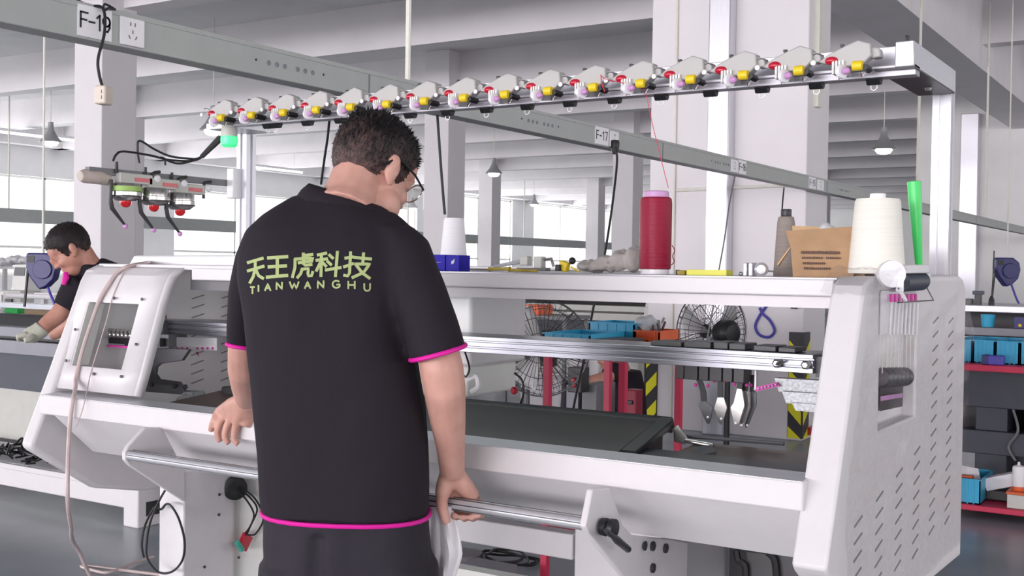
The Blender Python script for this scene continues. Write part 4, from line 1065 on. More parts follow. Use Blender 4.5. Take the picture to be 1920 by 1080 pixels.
# white cloth hanging beside the trousers
rows = []
for i in range(16):
    v = i / 15; row = []
    for j in range(14):
        u = j / 13
        x0 = 800 + 6 * v; x1 = 846 + 22 * math.sin(min(1, v * 1.6) * PI / 2) - 34 * max(0, v - .55) * 1.6
        px = x0 + (x1 - x0) * u; py = 950 + 165 * v
        dd = 2.385 + .014 * math.sin(u * 6 + v * 2) + .006 * math.sin(u * 15 + v * 3)
        row.append(P(px, py, d=dd))
    rows.append(row)
cl = MB().grid(rows).build('white_cloth', 'cloth', None, solid=.004, recalc=False)
tag(cl, 'white cotton cloth hanging from the start bar beside the man trousers', 'cloth')
# ================================================================== people
NR = 28
def se(c, ax, bx, p=2.3, n=NR, lift=0.0):
    out = []
    for k in range(n):
        q = 2 * PI * k / n; cs, sn = math.cos(q), math.sin(q)
        a = math.copysign(abs(cs) ** (2 / p), cs); b = math.copysign(abs(sn) ** (2 / p), sn)
        out.append(c + ax * a + bx * b + V((0, 0, lift * a)))
    return out
def ringp(l, r, d, b, p=2.3, dr=None):
    L = P(l[0], l[1], d=d); R = P(r[0], r[1], d=dr if dr else d)
    ax = (R - L) / 2
    bx = V((-ax.y, ax.x, 0)).normalized() * b
    return se((L + R) / 2, ax, bx, p)
def limb(pts, rad):
    return MB().tube(pts, rad, 14)
def frame_of(face, up_hint=V((0, 0, 1))):
    f = face.normalized(); x = f.cross(up_hint).normalized(); z = x.cross(f)
    return Matrix((x, f, z)).transposed()          # columns: right, forward, up

def head_parts(C, R, s=1.0, ears=True):
    """closed lofts of a head: cranium, jaw, nose, brow, lips, ears (local: x right, y forward, z up)"""
    T = lambda p: C + R @ (V(p) * s)
    out = []
    def el(c, rx, ry, rz, rot=None):
        m = R @ (rot if rot is not None else Matrix.Identity(3)); out.append(MB().ell(T(c), rx * s, ry * s, rz * s, 10, m))
    el((0, -.012, .030), .074, .093, .088)
    el((0, .020, -.020), .066, .072, .080)
    el((0, .045, -.070), .050, .046, .044)      # jaw
    el((0, .070, -.088), .026, .020, .020)      # chin
    el((0, .066, .045), .056, .030, .036)       # forehead
    el((-.034, .068, -.022), .022, .020, .020); el((.034, .068, -.022), .022, .020, .020)   # cheeks
    el((0, .098, .002), .009, .014, .026, Matrix.Rotation(-.25, 3, 'X'))
    el((0, .104, -.020), .014, .012, .010); el((-.012, .096, -.022), .008, .009, .007); el((.012, .096, -.022), .008, .009, .007)
    el((0, .086, .028), .048, .012, .008)       # brow
    el((0, .088, -.050), .022, .010, .005); el((0, .086, -.059), .019, .010, .006)  # lips
    for sx in (-1, 1):
        el((sx * .034, .078, .012), .013, .012, .008)    # eyelids
        if ears:
            el((sx * .078, -.012, -.004), .008, .017, .031, Matrix.Rotation(sx * -.35, 3, 'Z'))
            el((sx * .083, -.020, .010), .006, .014, .020, Matrix.Rotation(sx * -.5, 3, 'Z'))
            el((sx * .076, -.004, -.028), .007, .010, .012)
    return out

def hair_mesh(parent, C, R, s, m, hl, vol, spikes=900, seed=3, name='hair'):
    random.seed(seed)
    bm = bmesh.new(); bmesh.ops.create_icosphere(bm, subdivisions=5, radius=1)
    keep = []
    for v in bm.verts:
        n = v.co.normalized(); p = V((n.x * .079, n.y * .098 - .010, n.z * .093 + .030))
        e = vol(p, n); nz = noise.noise(p * 60) * .0022 + noise.noise(p * 160) * .0012
        v.co = p + n * (e + nz)
        v.index = v.index
    dead = [v for v in bm.verts if v.co.z < hl(v.co) + .006 * noise.noise(v.co * 90)]
    bmesh.ops.delete(bm, geom=dead, context='VERTS')
    bm.verts.ensure_lookup_table()
    pts = [(v.co.copy(), v.normal.copy()) for v in bm.verts]
    me = MB()
    idx = {v: i for i, v in enumerate(bm.verts)}
    me.v = [tuple(v.co) for v in bm.verts]; me.f = [tuple(idx[v] for v in f.verts) for f in bm.faces]
    bm.free()
    for i in range(spikes):
        co, n = random.choice(pts)
        top = max(0, min(1, (co.z + .02) / .1))
        ln = (.004 + .010 * top * random.random())
        flow = V((random.uniform(-.5, .5), .7 * random.random() - .1, -.35 if co.z < .05 else .25))
        dr = (n * .45 + flow).normalized(); sd = dr.orthogonal().normalized() * random.uniform(.0014, .0030)
        b = co - n * .002
        me.add([b - sd, b + sd, b + dr.cross(sd).normalized() * .0016, b + dr * ln], [(0, 1, 3), (1, 2, 3), (2, 0, 3)])
    me.v = [tuple(V(p) * s) for p in me.v]
    fr = R.to_4x4(); fr.translation = C
    return me.build(name, m, parent, frame=fr, angle=80)

def hair_mat(name, dark, scalp, z0, z1, seedoff=0.0):
    m = mat(name, dark, 0.55, noise_amt=0.1)
    nt = m.node_tree; b = nt.nodes['Principled BSDF']
    tc = nt.nodes.new('ShaderNodeTexCoord'); sp = nt.nodes.new('ShaderNodeSeparateXYZ')
    nt.links.new(tc.outputs['Object'], sp.inputs[0])
    n1 = nt.nodes.new('ShaderNodeTexNoise'); n1.inputs['Scale'].default_value = 38; n1.inputs['Detail'].default_value = 2
    n2 = nt.nodes.new('ShaderNodeTexNoise'); n2.inputs['Scale'].default_value = 260; n2.inputs['Detail'].default_value = 2
    mp = nt.nodes.new('ShaderNodeMapping'); mp.inputs['Scale'].default_value = (1, 1, .3)
    nt.links.new(tc.outputs['Object'], mp.inputs[0]); nt.links.new(mp.outputs[0], n2.inputs['Vector'])
    nt.links.new(tc.outputs['Object'], n1.inputs['Vector'])
    r = nt.nodes.new('ShaderNodeMapRange'); r.inputs[1].default_value = z0; r.inputs[2].default_value = z1
    nt.links.new(sp.outputs['Z'], r.inputs[0])
    a1 = nt.nodes.new('ShaderNodeMath'); a1.operation = 'MULTIPLY_ADD'; a1.inputs[1].default_value = 1.1; 
    nt.links.new(n1.outputs['Fac'], a1.inputs[0]); nt.links.new(r.outputs[0], a1.inputs[2])
    a2 = nt.nodes.new('ShaderNodeMath'); a2.operation = 'MULTIPLY_ADD'; a2.inputs[1].default_value = 1.3
    nt.links.new(n2.outputs['Fac'], a2.inputs[0]); nt.links.new(a1.outputs[0], a2.inputs[2])
    cr = nt.nodes.new('ShaderNodeValToRGB'); cr.color_ramp.elements[0].position = .0; cr.color_ramp.elements[1].position = 1.0
    a3 = nt.nodes.new('ShaderNodeMapRange'); a3.inputs[1].default_value = 1.0; a3.inputs[2].default_value = 2.0
    nt.links.new(a2.outputs[0], a3.inputs[0]); nt.links.new(a3.outputs[0], cr.inputs['Fac'])
    cr.color_ramp.elements[0].color = (*lin(scalp), 1); cr.color_ramp.elements[1].color = (*lin(dark), 1)
    nt.links.new(cr.outputs['Color'], b.inputs['Base Color'])
    b.inputs['Specular IOR Level'].default_value = .25
    return m
M['hair1'] = hair_mat('short_black_hair', (16, 13, 15), (112, 86, 82), -.09, .095)
M['hair2'] = hair_mat('short_dark_hair', (34, 28, 30), (96, 76, 72), -.10, .04)

# ------------------------------------------------------------------ the man in the foreground
D0 = 2.33
MAN = P(655, 1000, d=2.33); MAN.z = 0
face = (R0 * .64 + F0 * .77); face.z = -.55
RH = frame_of(face)
HC = P(697, 324, d=2.43)
S1 = .965
hp_ = head_parts(HC, RH, S1)
body = list(hp_)
neck_b = P(645, 400, d=2.35); neck_t = HC + RH @ V((0, -.030, -.035))
body.append(limb([neck_b, neck_b.lerp(neck_t, .35), neck_b.lerp(neck_t, .7), neck_t], [.070, .058, .055, .056]))
body.append(MB().ell(P(720, 385, d=2.40), .035, .035, .04, 8))
# trunk inside the shirt
body.append(MB().loft([ringp((540, 930), (770, 930), D0 - .0, .085), ringp((530, 700), (745, 700), D0, .085), ringp((510, 520), (750, 520), D0 + .01, .085), ringp((540, 440), (740, 440), D0 + .02, .06), ringp((595, 395), (695, 395), D0 + .02, .05)]))
# right arm
ra = [P(760, 500, d=2.33), P(792, 560, d=2.28), P(818, 640, d=2.245), P(828, 690, d=2.24), P(834, 730, d=2.25), P(840, 790, d=2.29), P(845, 840, d=2.335), P(848, 885, d=2.375)]
body.append(limb(ra, [.030, .032, .040, .0435, .042, .036, .0295, .0265]))
body.append(MB().ell(P(826, 700, d=2.228), .031, .028, .036, 8))
# right hand: palm towards us behind the bar, thumb down, fingers curling under the bar
def fing(pts, r): return MB().tube(curve(pts, 5), [r * (1.08 - .32 * i / (5 * (len(pts) - 1))) for i in range(5 * (len(pts) - 1) + 1)], 10)
def hull(pts, rads):
    m = MB()
    for p, r in zip(pts, rads): m.ell(p, r, r, r, 8)
    return m
dH = 2.415
w0 = P(848, 885, d=2.385)
for tgt, r1 in ((P(838, 925, d=dH), .021), (P(855, 928, d=dH + .01), .020), (P(872, 930, d=dH + .01), .020), (P(886, 932, d=dH), .0185)):
    body.append(limb([w0 + (tgt - w0) * 0, w0.lerp(tgt, .5), tgt], [.024, .021, r1]))
body.append(limb([P(853, 892, d=2.38), P(870, 912, d=2.385), P(890, 934, d=2.40)], [.020, .019, .014]))
body.append(limb([P(842, 890, d=2.38), P(834, 912, d=2.375), P(829, 930, d=2.37)], [.021, .019, .016]))
body.append(fing([P(829, 925, d=2.37), P(829, 945, d=2.355), P(833, 964, d=2.345), P(838, 982, d=2.345)], .0125))
for a, b, c2, e in (((850, 930), (853, 952), (855, 968), (853, 966)), ((866, 931), (868, 953), (872, 971), (870, 969)), ((880, 932), (884, 953), (888, 971), (886, 968)), ((893, 934), (899, 951), (902, 966), (899, 964))):
    body.append(fing([P(*a, d=2.425), P(*b, d=2.43), P(c2[0], c2[1], d=2.405), P(e[0] - 2, e[1] + 1, d=2.365)], .0098))
# left arm
la = [P(490, 510, d=2.42), P(466, 565, d=2.48), P(458, 640, d=2.53), P(459, 690, d=2.60), P(462, 722, d=2.68), P(463, 748, d=2.78)]
body.append(limb(la, [.026, .028, .036, .039, .036, .029]))
wl_ = P(463, 752, d=2.80)
kn = [P(408, 774, Y=2.05), P(419, 781, Y=2.045), P(431, 788, Y=2.04), P(443, 796, Y=2.035)]
for k_, r1 in zip(kn, (.0125, .0130, .0130, .0125)):
    k2 = k_ + V((0, .004, .002)); body.append(limb([wl_, wl_.lerp(k2, .5) + V((0, 0, .004)), k2], [.025, .020, r1]))
body.append(limb([wl_, P(466, 780, Y=2.05), P(458, 800, Y=2.04)], [.026, .022, .014]))
tips = [[(402, 788), (397, 800), (396, 809)], [(410, 798), (408, 816), (413, 829)], [(424, 805), (423, 822), (430, 832)], [(440, 812), (440, 825), (447, 833)]]
for k_, tp in zip(kn, tips):
    body.append(fing([k_, P(*tp[0], Y=2.035), P(*tp[1], Y=2.036), P(*tp[2], Y=2.04)], .0102))
body.append(fing([P(452, 768, Y=2.08), P(440, 762, Y=2.10), P(425, 762, Y=2.11)], .011))
man = voxel(body, 'person', 'skin', None, .0042, 3, .5)
tag(man, 'man with glasses in black shirt, back to us, gripping the bar of the machine', 'person')

def hl1(p):
    y = p.y; ks = [(-.12, -.066), (-.06, -.068), (-.035, -.040), (-.02, .000), (.004, .004), (.018, -.028), (.032, -.022), (.045, .030), (.07, .056), (.13, .060)]
    for (a, b), (c2, d) in zip(ks, ks[1:]):
        if y <= c2: return b + (d - b) * max(0, min(1, (y - a) / (c2 - a)))
    return .06
def vol1(p, n):
    top = max(0, min(1, (p.z - .02) / .07)); fr = max(0, p.y / .09)
    return .0015 + .008 * top + .008 * fr * top + .003 * max(0, n.z) 
hair_mesh(man, HC, RH, S1, 'hair1', hl1, vol1, spikes=2200)
# glasses
T = lambda p: HC + RH @ (V(p) * S1)
rm = MB()
for sx in (-1, 1):
    rm.tube([T((sx * .037 + .029 * math.cos(a), .106 - abs(sx * .037 + .029 * math.cos(a)) * .12, .008 + .022 * math.sin(a))) for a in [2 * PI * i / 20 for i in range(20)]], .0016, 6, closed=True)
rm.tube([T((-.010, .108, .012)), T((0, .111, .016)), T((.010, .108, .012))], .0016, 6)
gl_o = rm.build('glasses', 'steel', man)
for sx in (-1, 1):
    MB().tube([T((sx * .079, -.040, -.012)), T((sx * .083, -.022, .016)), T((sx * .083, .0, .024)), T((sx * .080, .05, .022)), T((sx * .066, .100, .016))], [.0032, .0036, .0030, .0024, .0022], 6).build('temple', 'black', gl_o)
ln = MB()
for sx in (-1, 1):
    pts = [T((sx * .037 + .028 * math.cos(a), .106 - abs(sx * .037 + .028 * math.cos(a)) * .12, .008 + .021 * math.sin(a))) for a in [2 * PI * i / 20 for i in range(20)]]
    nrm = RH @ V((0, .001, 0)); ln.prism(pts, [p + nrm for p in pts])
ln.build('lenses', 'lens', gl_o)

# shirt ------------------------------------------------------------------
tor = [ringp((495, 952), (806, 962), D0, .135, 2.5), ringp((492, 900), (805, 905), D0, .138, 2.5), ringp((486, 830), (803, 835), D0, .140, 2.5),
       ringp((479, 760), (797, 765), D0, .142, 2.5), ringp((474, 700), (787, 705), D0, .142, 2.5), ringp((468, 640), (778, 645), D0 + .005, .142, 2.5),
       ringp((458, 580), (776, 580), D0 + .01, .142, 2.4), ringp((446, 520), (788, 520), D0 + .015, .138, 2.4), ringp((446, 470), (797, 475), D0 + .02, .130, 2.3),
       ringp((460, 432), (782, 440), D0 + .025, .115, 2.2), ringp((490, 405), (762, 415), D0 + .03, .100, 2.1), ringp((528, 384), (742, 400), D0 + .035, .088, 2.0), ringp((556, 366), (732, 396), D0 + .04, .078, 2.0)]
sh = [MB().loft(tor)]
sh.append(MB().loft([ringp((690, 425), (775, 425), D0 + .01, .07, 2.2), ringp((705, 470), (803, 452), D0 - .005, .082, 2.2), ringp((728, 545), (834, 528), D0 - .04, .085, 2.3), ringp((752, 618), (858, 595), D0 - .065, .082, 2.3), ringp((770, 674), (873, 647), D0 - .08, .078, 2.3)]))
sh.append(MB().loft([ringp((478, 425), (550, 425), 2.40, .07, 2.2), ringp((447, 470), (520, 480), 2.43, .082, 2.2), ringp((433, 550), (505, 560), 2.47, .080, 2.3), ringp((429, 610), (496, 618), 2.505, .076, 2.3), ringp((430, 642), (494, 652), 2.525, .073, 2.3)]))
shirt = voxel(sh, 'shirt', 'shirt', man, .007, 5, .5)
# soft folds in the jersey
mo = wloc(man)
for v in shirt.data.vertices:
    w = v.co + mo; lat = (w - MAN).dot(R0); z = w.z
    f = noise.noise(V((lat * 9 + z * 2.0, z * 2.2, 3.0))) * .006 + noise.noise(V((lat * 18 - z * 7, z * 5, 8.0))) * .0025
    v.co += v.normal * f
def hemtube(ring, r, name, par, off=0.0):
    c = sum(ring, V((0, 0, 0))) / len(ring)
    return MB().tube([c + (p - c) * (1 + off) for p in ring], r, 8, closed=True).build(name, 'pink', par)
hemtube(ringp((495, 954), (806, 964), D0, .135, 2.5), .0046, 'hem_piping', shirt, .0)
hemtube(ringp((770, 674), (873, 647), D0 - .08, .078, 2.3), .0046, 'cuff_piping', shirt, .0)
hemtube(ringp((430, 642), (494, 652), 2.525, .073, 2.3), .0046, 'cuff_piping', shirt, .0)
# collar: a folded band around the neck
def ring_c(l, r, d, b, n=NR): return ringp(l, r, d, b, 2.1)
c1 = ringp((546, 384), (738, 408), D0 + .035, .088, 2.1); c2 = ringp((566, 356), (728, 394), D0 + .045, .078, 2.1); c3 = ringp((580, 344), (718, 388), D0 + .05, .070, 2.1); c4 = ringp((590, 352), (708, 392), D0 + .05, .062, 2.1)
MB().loft([c1, c2, c3, c4], cap=False).build('collar', 'shirt', shirt, solid=.003, angle=80, recalc=False)

# print on the back ------------------------------------------------------
dg = bpy.context.evaluated_depsgraph_get(); dg.update()
bvh = BVHTree.FromPolygons([v.co + mo for v in shirt.data.vertices], [tuple(p.vertices) for p in shirt.data.polygons])
def on_back(px, py, lift=.0018):
    d = (P(px, py, d=1) - CAM).normalized()
    h = bvh.ray_cast(CAM, d)
    if h[0] is None: return P(px, py, d=D0 - .14)
    return h[0] - d * lift
def stroke(mb, pts, w, conv):
    pts = [conv(*p) for p in pts]; w2 = w / 10.6
    den = []
    for a, b in zip(pts, pts[1:]):
        n = max(1, int(math.hypot(b[0] - a[0], b[1] - a[1]) / 4))
        for i in range(n): den.append((a[0] + (b[0] - a[0]) * i / n, a[1] + (b[1] - a[1]) * i / n))
    den.append(pts[-1]); L = []; R_ = []
    for i, p in enumerate(den):
        a = den[max(0, i - 1)]; b = den[min(len(den) - 1, i + 1)]
        tx, ty = b[0] - a[0], b[1] - a[1]; l = math.hypot(tx, ty) or 1
        nx_, ny_ = -ty / l * w2, tx / l * w2
        ex, ey = (0, 0)
        if i == 0: ex, ey = -tx / l * w2 * .6, -ty / l * w2 * .6
        if i == len(den) - 1: ex, ey = tx / l * w2 * .6, ty / l * w2 * .6
        L.append(on_back(p[0] + nx_ + ex, p[1] + ny_ + ey)); R_.append(on_back(p[0] - nx_ + ex, p[1] - ny_ + ey))
    mb.add(L + R_, [(i, i + 1, len(L) + i + 1, len(L) + i) for i in range(len(L) - 1)])
cv = lambda x, y: (420 + x / 6, 440 + y / 6)
HAN = [
 (30, [[(268, 315), (436, 265)], [(268, 408), (446, 355)], [(352, 295), (352, 375), (330, 470), (292, 540)], [(358, 395), (390, 462), (440, 492)]]),
 (33, [[(496, 262), (712, 247)], [(502, 363), (698, 350)], [(482, 478), (712, 458)], [(600, 256), (598, 468)]]),
 (30, [[(893, 212), (890, 270)], [(900, 236), (995, 222)], [(800, 275), (1000, 262), (985, 300)], [(800, 278), (798, 370), (770, 478)], [(840, 316), (968, 298)], [(897, 278), (890, 325), (915, 345), (985, 335)], [(880, 385), (862, 440), (826, 482)], [(880, 388), (950, 382), (944, 440), (950, 464), (985, 462), (998, 420)]]),
 (30, [[(1150, 208), (1055, 228)], [(1040, 288), (1160, 272)], [(1096, 228), (1090, 465)], [(1085, 310), (1040, 405)], [(1108, 312), (1148, 355)], [(1185, 228), (1225, 265)], [(1165, 300), (1205, 338)], [(1145, 397), (1312, 370)], [(1276, 192), (1254, 466)]]),
 (30, [[(1365, 264), (1450, 250)], [(1424, 198), (1412, 430), (1392, 464), (1352, 456)], [(1350, 362), (1452, 325)], [(1468, 256), (1655, 274)], [(1570, 210), (1560, 330)], [(1478, 330), (1640, 330), (1570, 425), (1445, 482)], [(1490, 345), (1555, 430), (1638, 490)]])]
pm = MB()
for w, sts in HAN:
    for st in sts: stroke(pm, st, w, cv)
for ch, cx, cy, wd, ht in (('T', 320, 625, 44, 72), ('I', 388, 604, 50, 66), ('A', 492, 590, 62, 76), ('N', 624, 576, 66, 76), ('W', 790, 570, 100, 76), ('A', 940, 565, 62, 76), ('N', 1090, 560, 70, 78), ('G', 1262, 558, 82, 80), ('H', 1437, 566, 78, 80), ('U', 1613, 592, 70, 80)):
    for st in GL[ch]:
        xm = .8 if ch == 'W' else .6
        stroke(pm, [(cx + (x / xm - .5) * wd, cy - (y2 - .5) * ht) for x, y2 in st], 17, cv)
pm.build('back_print', 'print', shirt, recalc=False)

# trousers and shoes -------------------------------------------------------
tr_ = [MB().loft([ringp((505, 905), (798, 910), D0, .118, 2.4), ringp((498, 960), (806, 965), D0, .122, 2.4), ringp((496, 1020), (809, 1020), D0, .125, 2.4), ringp((497, 1075), (811, 1075), D0, .122, 2.4), ringp((505, 1120), (806, 1120), D0, .115, 2.4)])]
hipL = P(566, 1080, d=D0); hipR = P(742, 1080, d=D0)
for hip, dx in ((hipL, -.03), (hipR, .03)):
    rings = []
    for z, wx, wy in ((hip.z + .03, .088, .115), (.58, .088, .105), (.42, .080, .092), (.25, .074, .084), (.10, .072, .080), (.05, .072, .080)):
        t = (hip.z - z) / hip.z
        rings.append(se(V((hip.x, hip.y, z)) + R0 * dx * t, R0 * wx, F0 * wy, 2.1))
    tr_.append(MB().loft(rings))
tro = voxel(tr_, 'trousers', 'trousers', man, .009, 4, .5)
for v in tro.data.vertices:
    w = v.co + mo; lat = (w - MAN).dot(R0)
    v.co += v.normal * (noise.noise(V((lat * 14, w.z * 5, 1.0))) * .006)
    cl_ = lat - (P(612, 1010, d=D0) - MAN).dot(R0)
    if w.z < .80: v.co -= v.normal * .014 * math.exp(-(cl_ / .014) ** 2)
for hip, dx in ((hipL, -.03), (hipR, .03)):
    a = V((hip.x, hip.y, 0)) + R0 * dx
    sm = voxel([MB().ell(a + F0 * .05 + V((0, 0, .045)), .048, .048, .05, 8, Matrix((R0, F0, U0)).transposed()), MB().ell(a + F0 * .12 + V((0, 0, .035)), .05, .10, .036, 8, Matrix((R0, F0, U0)).transposed()), MB().ell(a - F0 * .04 + V((0, 0, .04)), .042, .05, .042, 8)], 'shoe', 'shoe', man, .006, 2)

# ------------------------------------------------------------------ the bending worker behind the left hood
HC2 = P(134, 470, d=5.65)
f2 = -R0 * .86 - F0 * .28; f2.z = -.75
RH2 = frame_of(f2)
b2 = head_parts(HC2, RH2, 1.02)
nb = P(172, 508, d=5.72)
nt_ = HC2 + RH2 @ V((0, -.03, -.03))
b2.append(limb([nb, nb.lerp(nt_, .5), nt_], [.068, .058, .056]))
hipb = P(375, 640, d=5.9); hipb.z = .93
b2.append(limb([nb - V((0, 0, .02)), nb.lerp(hipb, .3), nb.lerp(hipb, .7), hipb], [.06, .09, .11, .11]))
sL = P(152, 528, d=5.62)
arm = [sL, P(128, 565, d=5.62), P(108, 592, d=5.6), P(90, 606, d=5.58), P(76, 620, d=5.55)]
b2.append(limb(arm, [.040, .046, .044, .040, .034]))
sR = P(182, 530, d=5.85); b2.append(limb([sR, P(160, 590, d=5.9), P(110, 622, d=5.95), P(95, 628, d=5.95)], [.05, .045, .036, .03]))
hand = [P(74, 620, d=5.55), P(60, 628, d=5.54)]
b2.append(limb([hand[0], hand[1], P(48, 630, d=5.54)], [.034, .036, .026]))
for i in range(4):
    a = P(50, 627 + i * 1.5, d=5.50 + i * .03); b2.append(fing([a, P(40, 629 + i * 1.5, d=5.49 + i * .032), P(32, 632 + i * 1.6, d=5.49 + i * .032)], .010))
b2.append(fing([P(62, 632, d=5.5), P(54, 637, d=5.47), P(46, 638, d=5.46)], .011))
for sx in (-.1, .1):
    q = V((hipb.x + .02, hipb.y, 0)) + F0 * sx
    b2.append(limb([hipb, V((q.x, q.y, .82)), V((q.x, q.y, .45)), V((q.x, q.y, .1))], [.09, .09, .07, .05]))
w2 = voxel(b2, 'person', 'skin_b', None, .007, 2, .5)
tag(w2, 'bending worker in black shirt and grey gloves behind the left hood', 'person')
def hl2(p):
    y = p.y; ks = [(-.12, -.055), (-.06, -.058), (-.03, -.01), (.0, .004), (.016, -.018), (.034, -.015), (.05, .045), (.075, .066), (.13, .068)]
    for (a, b), (c2_, d) in zip(ks, ks[1:]):
        if y <= c2_: return b + (d - b) * max(0, min(1, (y - a) / (c2_ - a)))
    return .066
hair_mesh(w2, HC2, RH2, 1.02, 'hair2', hl2, lambda p, n: .003 + .012 * max(0, min(1, (p.z - .02) / .07)), spikes=500, seed=5)
s2 = [limb([nb + V((.0, .0, .0)), nb.lerp(hipb, .25), nb.lerp(hipb, .7), hipb], [.085, .12, .145, .15]), limb([nb - V((0, 0, .045)), sL + F0 * .02],[.095, .088]), limb([nb - V((0, 0, .05)), sR],[.09, .085]), limb([sL + F0 * .01, P(132, 562, d=5.62), P(122, 578, d=5.61)], [.085, .070, .062]), limb([sR, P(165, 580, d=5.9)], [.075, .065])]
sh2 = voxel(s2, 'shirt', 'shirt', w2, .012, 3)
cl2 = MB().loft([se(nb + V((0, 0, -.02)), R0 * .085, F0 * .085, 2), se(nb + V((-.02, -.01, .03)), R0 * .068, F0 * .068, 2)], cap=False).build('collar', 'shirt', sh2, solid=.004, recalc=False)
MB().tube([P(123, 512, d=5.55), P(124, 520, d=5.54), P(119, 534, d=5.53)], [.012, .016, .010], 8).build('placket', 'pink', sh2)
s3 = []
for sx in (-.1, .1):
    q = V((hipb.x + .02, hipb.y, 0)) + F0 * sx
    s3.append(limb([hipb + V((0, 0, .05)), V((q.x, q.y, .82)), V((q.x, q.y, .45)), V((q.x, q.y, .06))], [.14, .12, .10, .085]))
voxel(s3, 'trousers', 'trousers', w2, .014, 3)
gv = [limb([P(80, 614, d=5.555), hand[0], hand[1], P(47, 630, d=5.54)], [.042, .042, .043, .032])]
for i in range(4):
    gv.append(limb([P(50, 627 + i * 1.5, d=5.50 + i * .03), P(40, 629 + i * 1.5, d=5.49 + i * .032), P(31, 632 + i * 1.6, d=5.485 + i * .032)], [.016, .0145, .013]))
gv.append(limb([P(62, 632, d=5.5), P(54, 637, d=5.47), P(45, 638, d=5.455)], [.017, .016, .014]))
voxel(gv, 'glove', 'glove', w2, .006, 2)

# ------------------------------------------------------------------ seated helper glimpsed under the rail
C3 = P(1150, 668, d=7.6)
f3 = -R0 * .9 + F0 * .1; f3.z = -.2
RH3 = frame_of(f3)
b3 = head_parts(C3, RH3, 1.0)
ch = P(1166, 730, d=7.7); hp3 = P(1172, 800, d=7.7)
b3.append(limb([C3 + RH3 @ V((0, -.03, -.04)), ch + V((0, 0, .12))], [.055, .06]))
b3.append(limb([ch + V((0, 0, .10)), ch, hp3], [.10, .13, .13]))
b3.append(limb([P(1150, 700, d=7.45), P(1134, 710, d=7.4), P(1112, 713, d=7.35), P(1097, 716, d=7.32)], [.05, .045, .036, .03]))
for i in range(4): b3.append(fing([P(1097, 714 + i * 2, d=7.30 + i * .012), P(1091, 718 + i * 2, d=7.29 + i * .012), P(1089, 723 + i * 2, d=7.29 + i * .012)], .011))
b3.append(fing([P(1102, 712, d=7.3), P(1096, 706, d=7.28), P(1092, 706, d=7.28)], .011))
for sx in (-.1, .1):
    k3 = V((hp3.x, hp3.y, .50)) - R0 * .38 + F0 * sx
    b3.append(limb([V((hp3.x, hp3.y, hp3.z)) + F0 * sx, k3, V((k3.x, k3.y, .06)) ], [.09, .07, .05]))
w3 = voxel(b3, 'person', 'skin_b', None, .010, 2)
tag(w3, 'seated helper in black shirt reaching out an arm, behind the red cart', 'person')
hair_mesh(w3, C3, RH3, 1.0, 'hair2', hl2, lambda p, n: .008, spikes=100, seed=9)
voxel([limb([ch + V((0, 0, .13)), ch, hp3], [.13, .16, .155]), limb([P(1156, 696, d=7.5), P(1140, 706, d=7.42)], [.07, .06])], 'shirt', 'shirt', w3, .014, 3)
s4 = []
for sx in (-.1, .1):
    k3 = V((hp3.x, hp3.y, .50)) - R0 * .38 + F0 * sx
    s4.append(limb([V((hp3.x, hp3.y, hp3.z - .02)) + F0 * sx, k3, V((k3.x, k3.y, .06))], [.115, .09, .075]))
voxel(s4, 'trousers', 'trousers', w3, .016, 3)
st = thing('stool', (hp3.x, hp3.y, 0), 'low stool under the seated helper behind the red cart', 'stool')
zt = hp3.z - .15
MB().lathe([(.15, zt - .03), (.16, zt - .02), (.16, zt), (.14, zt + .005)], (hp3.x, hp3.y, 0), 20).build('seat', 'grey', st)
for a in range(4):
    c_, s_ = math.cos(a * PI / 2 + .4), math.sin(a * PI / 2 + .4)
    MB().tube([(hp3.x + .11 * c_, hp3.y + .11 * s_, zt - .02), (hp3.x + .16 * c_, hp3.y + .16 * s_, 0)], .012, 8).build('leg', 'dark', st)
# ================================================================== things behind the machine
# red cart with trays
CX0, CX1, CY0, CY1, CZ = -2.42, -2.07, 4.10, 4.64, 1.015
ct = thing('tool_cart', ((CX0 + CX1) / 2, (CY0 + CY1) / 2, 0), 'tall red steel cart behind the needle bed, holding blue and orange trays', 'cart')
MB().box(CX0 - .02, CX1 + .02, CY0 - .02, CY1 + .02, CZ - .03, CZ).build('top', 'bench', ct, bevel=.003)
for x in (CX0, CX1):
    for y in (CY0, CY1): MB().box(x - .014, x + .014, y - .014, y + .014, 0, CZ - .03).build('leg', 'bench', ct)
MB().box(CX0, CX1, CY0, CY1, .22, .24).build('shelf', 'bench', ct)
def tray(x0, x1, y0, y1, z, h, m, name, label, grp, th=.006):
    t = thing(name, ((x0 + x1) / 2, (y0 + y1) / 2, z), label, 'tray', grp)
    MB().box(x0, x1, y0, y1, z, z + .006).build('base', m, t)
    for bx in ((x0, x1, y0, y0 + th), (x0, x1, y1 - th, y1), (x0, x0 + th, y0, y1), (x1 - th, x1, y0, y1)):
        MB().box(*bx, z, z + h).build('side', m, t)
    r = MB(); n = 5
    for i in range(1, n): r.box(x0 + (x1 - x0) * i / n - .003, x0 + (x1 - x0) * i / n + .003, y0 - .003, y0, z, z + h)
    r.box(x0 - .004, x1 + .004, y0 - .004, y0, z + h - .006, z + h)
    r.build('ribs', m, t)
    return t
tray(CX0 - .015, CX0 + .205, CY0 - .015, CY0 + .30, CZ, .040, 'bluebin', 'blue_tray', 'cyan blue tray on the red cart behind the rail', 'trays on the red cart')
tray(CX0 + .02, CX0 + .24, CY0 + .315, CY0 + .545, CZ, .075, 'bluebin', 'blue_tray', 'second cyan blue tray deeper on the red cart', 'trays on the red cart')
tray(CX1 - .10, CX1 + .015, CY0 + .30, CY0 + .50, CZ, .048, 'orangebin', 'orange_tray', 'orange tray at the right edge of the red cart', 'trays on the red cart')
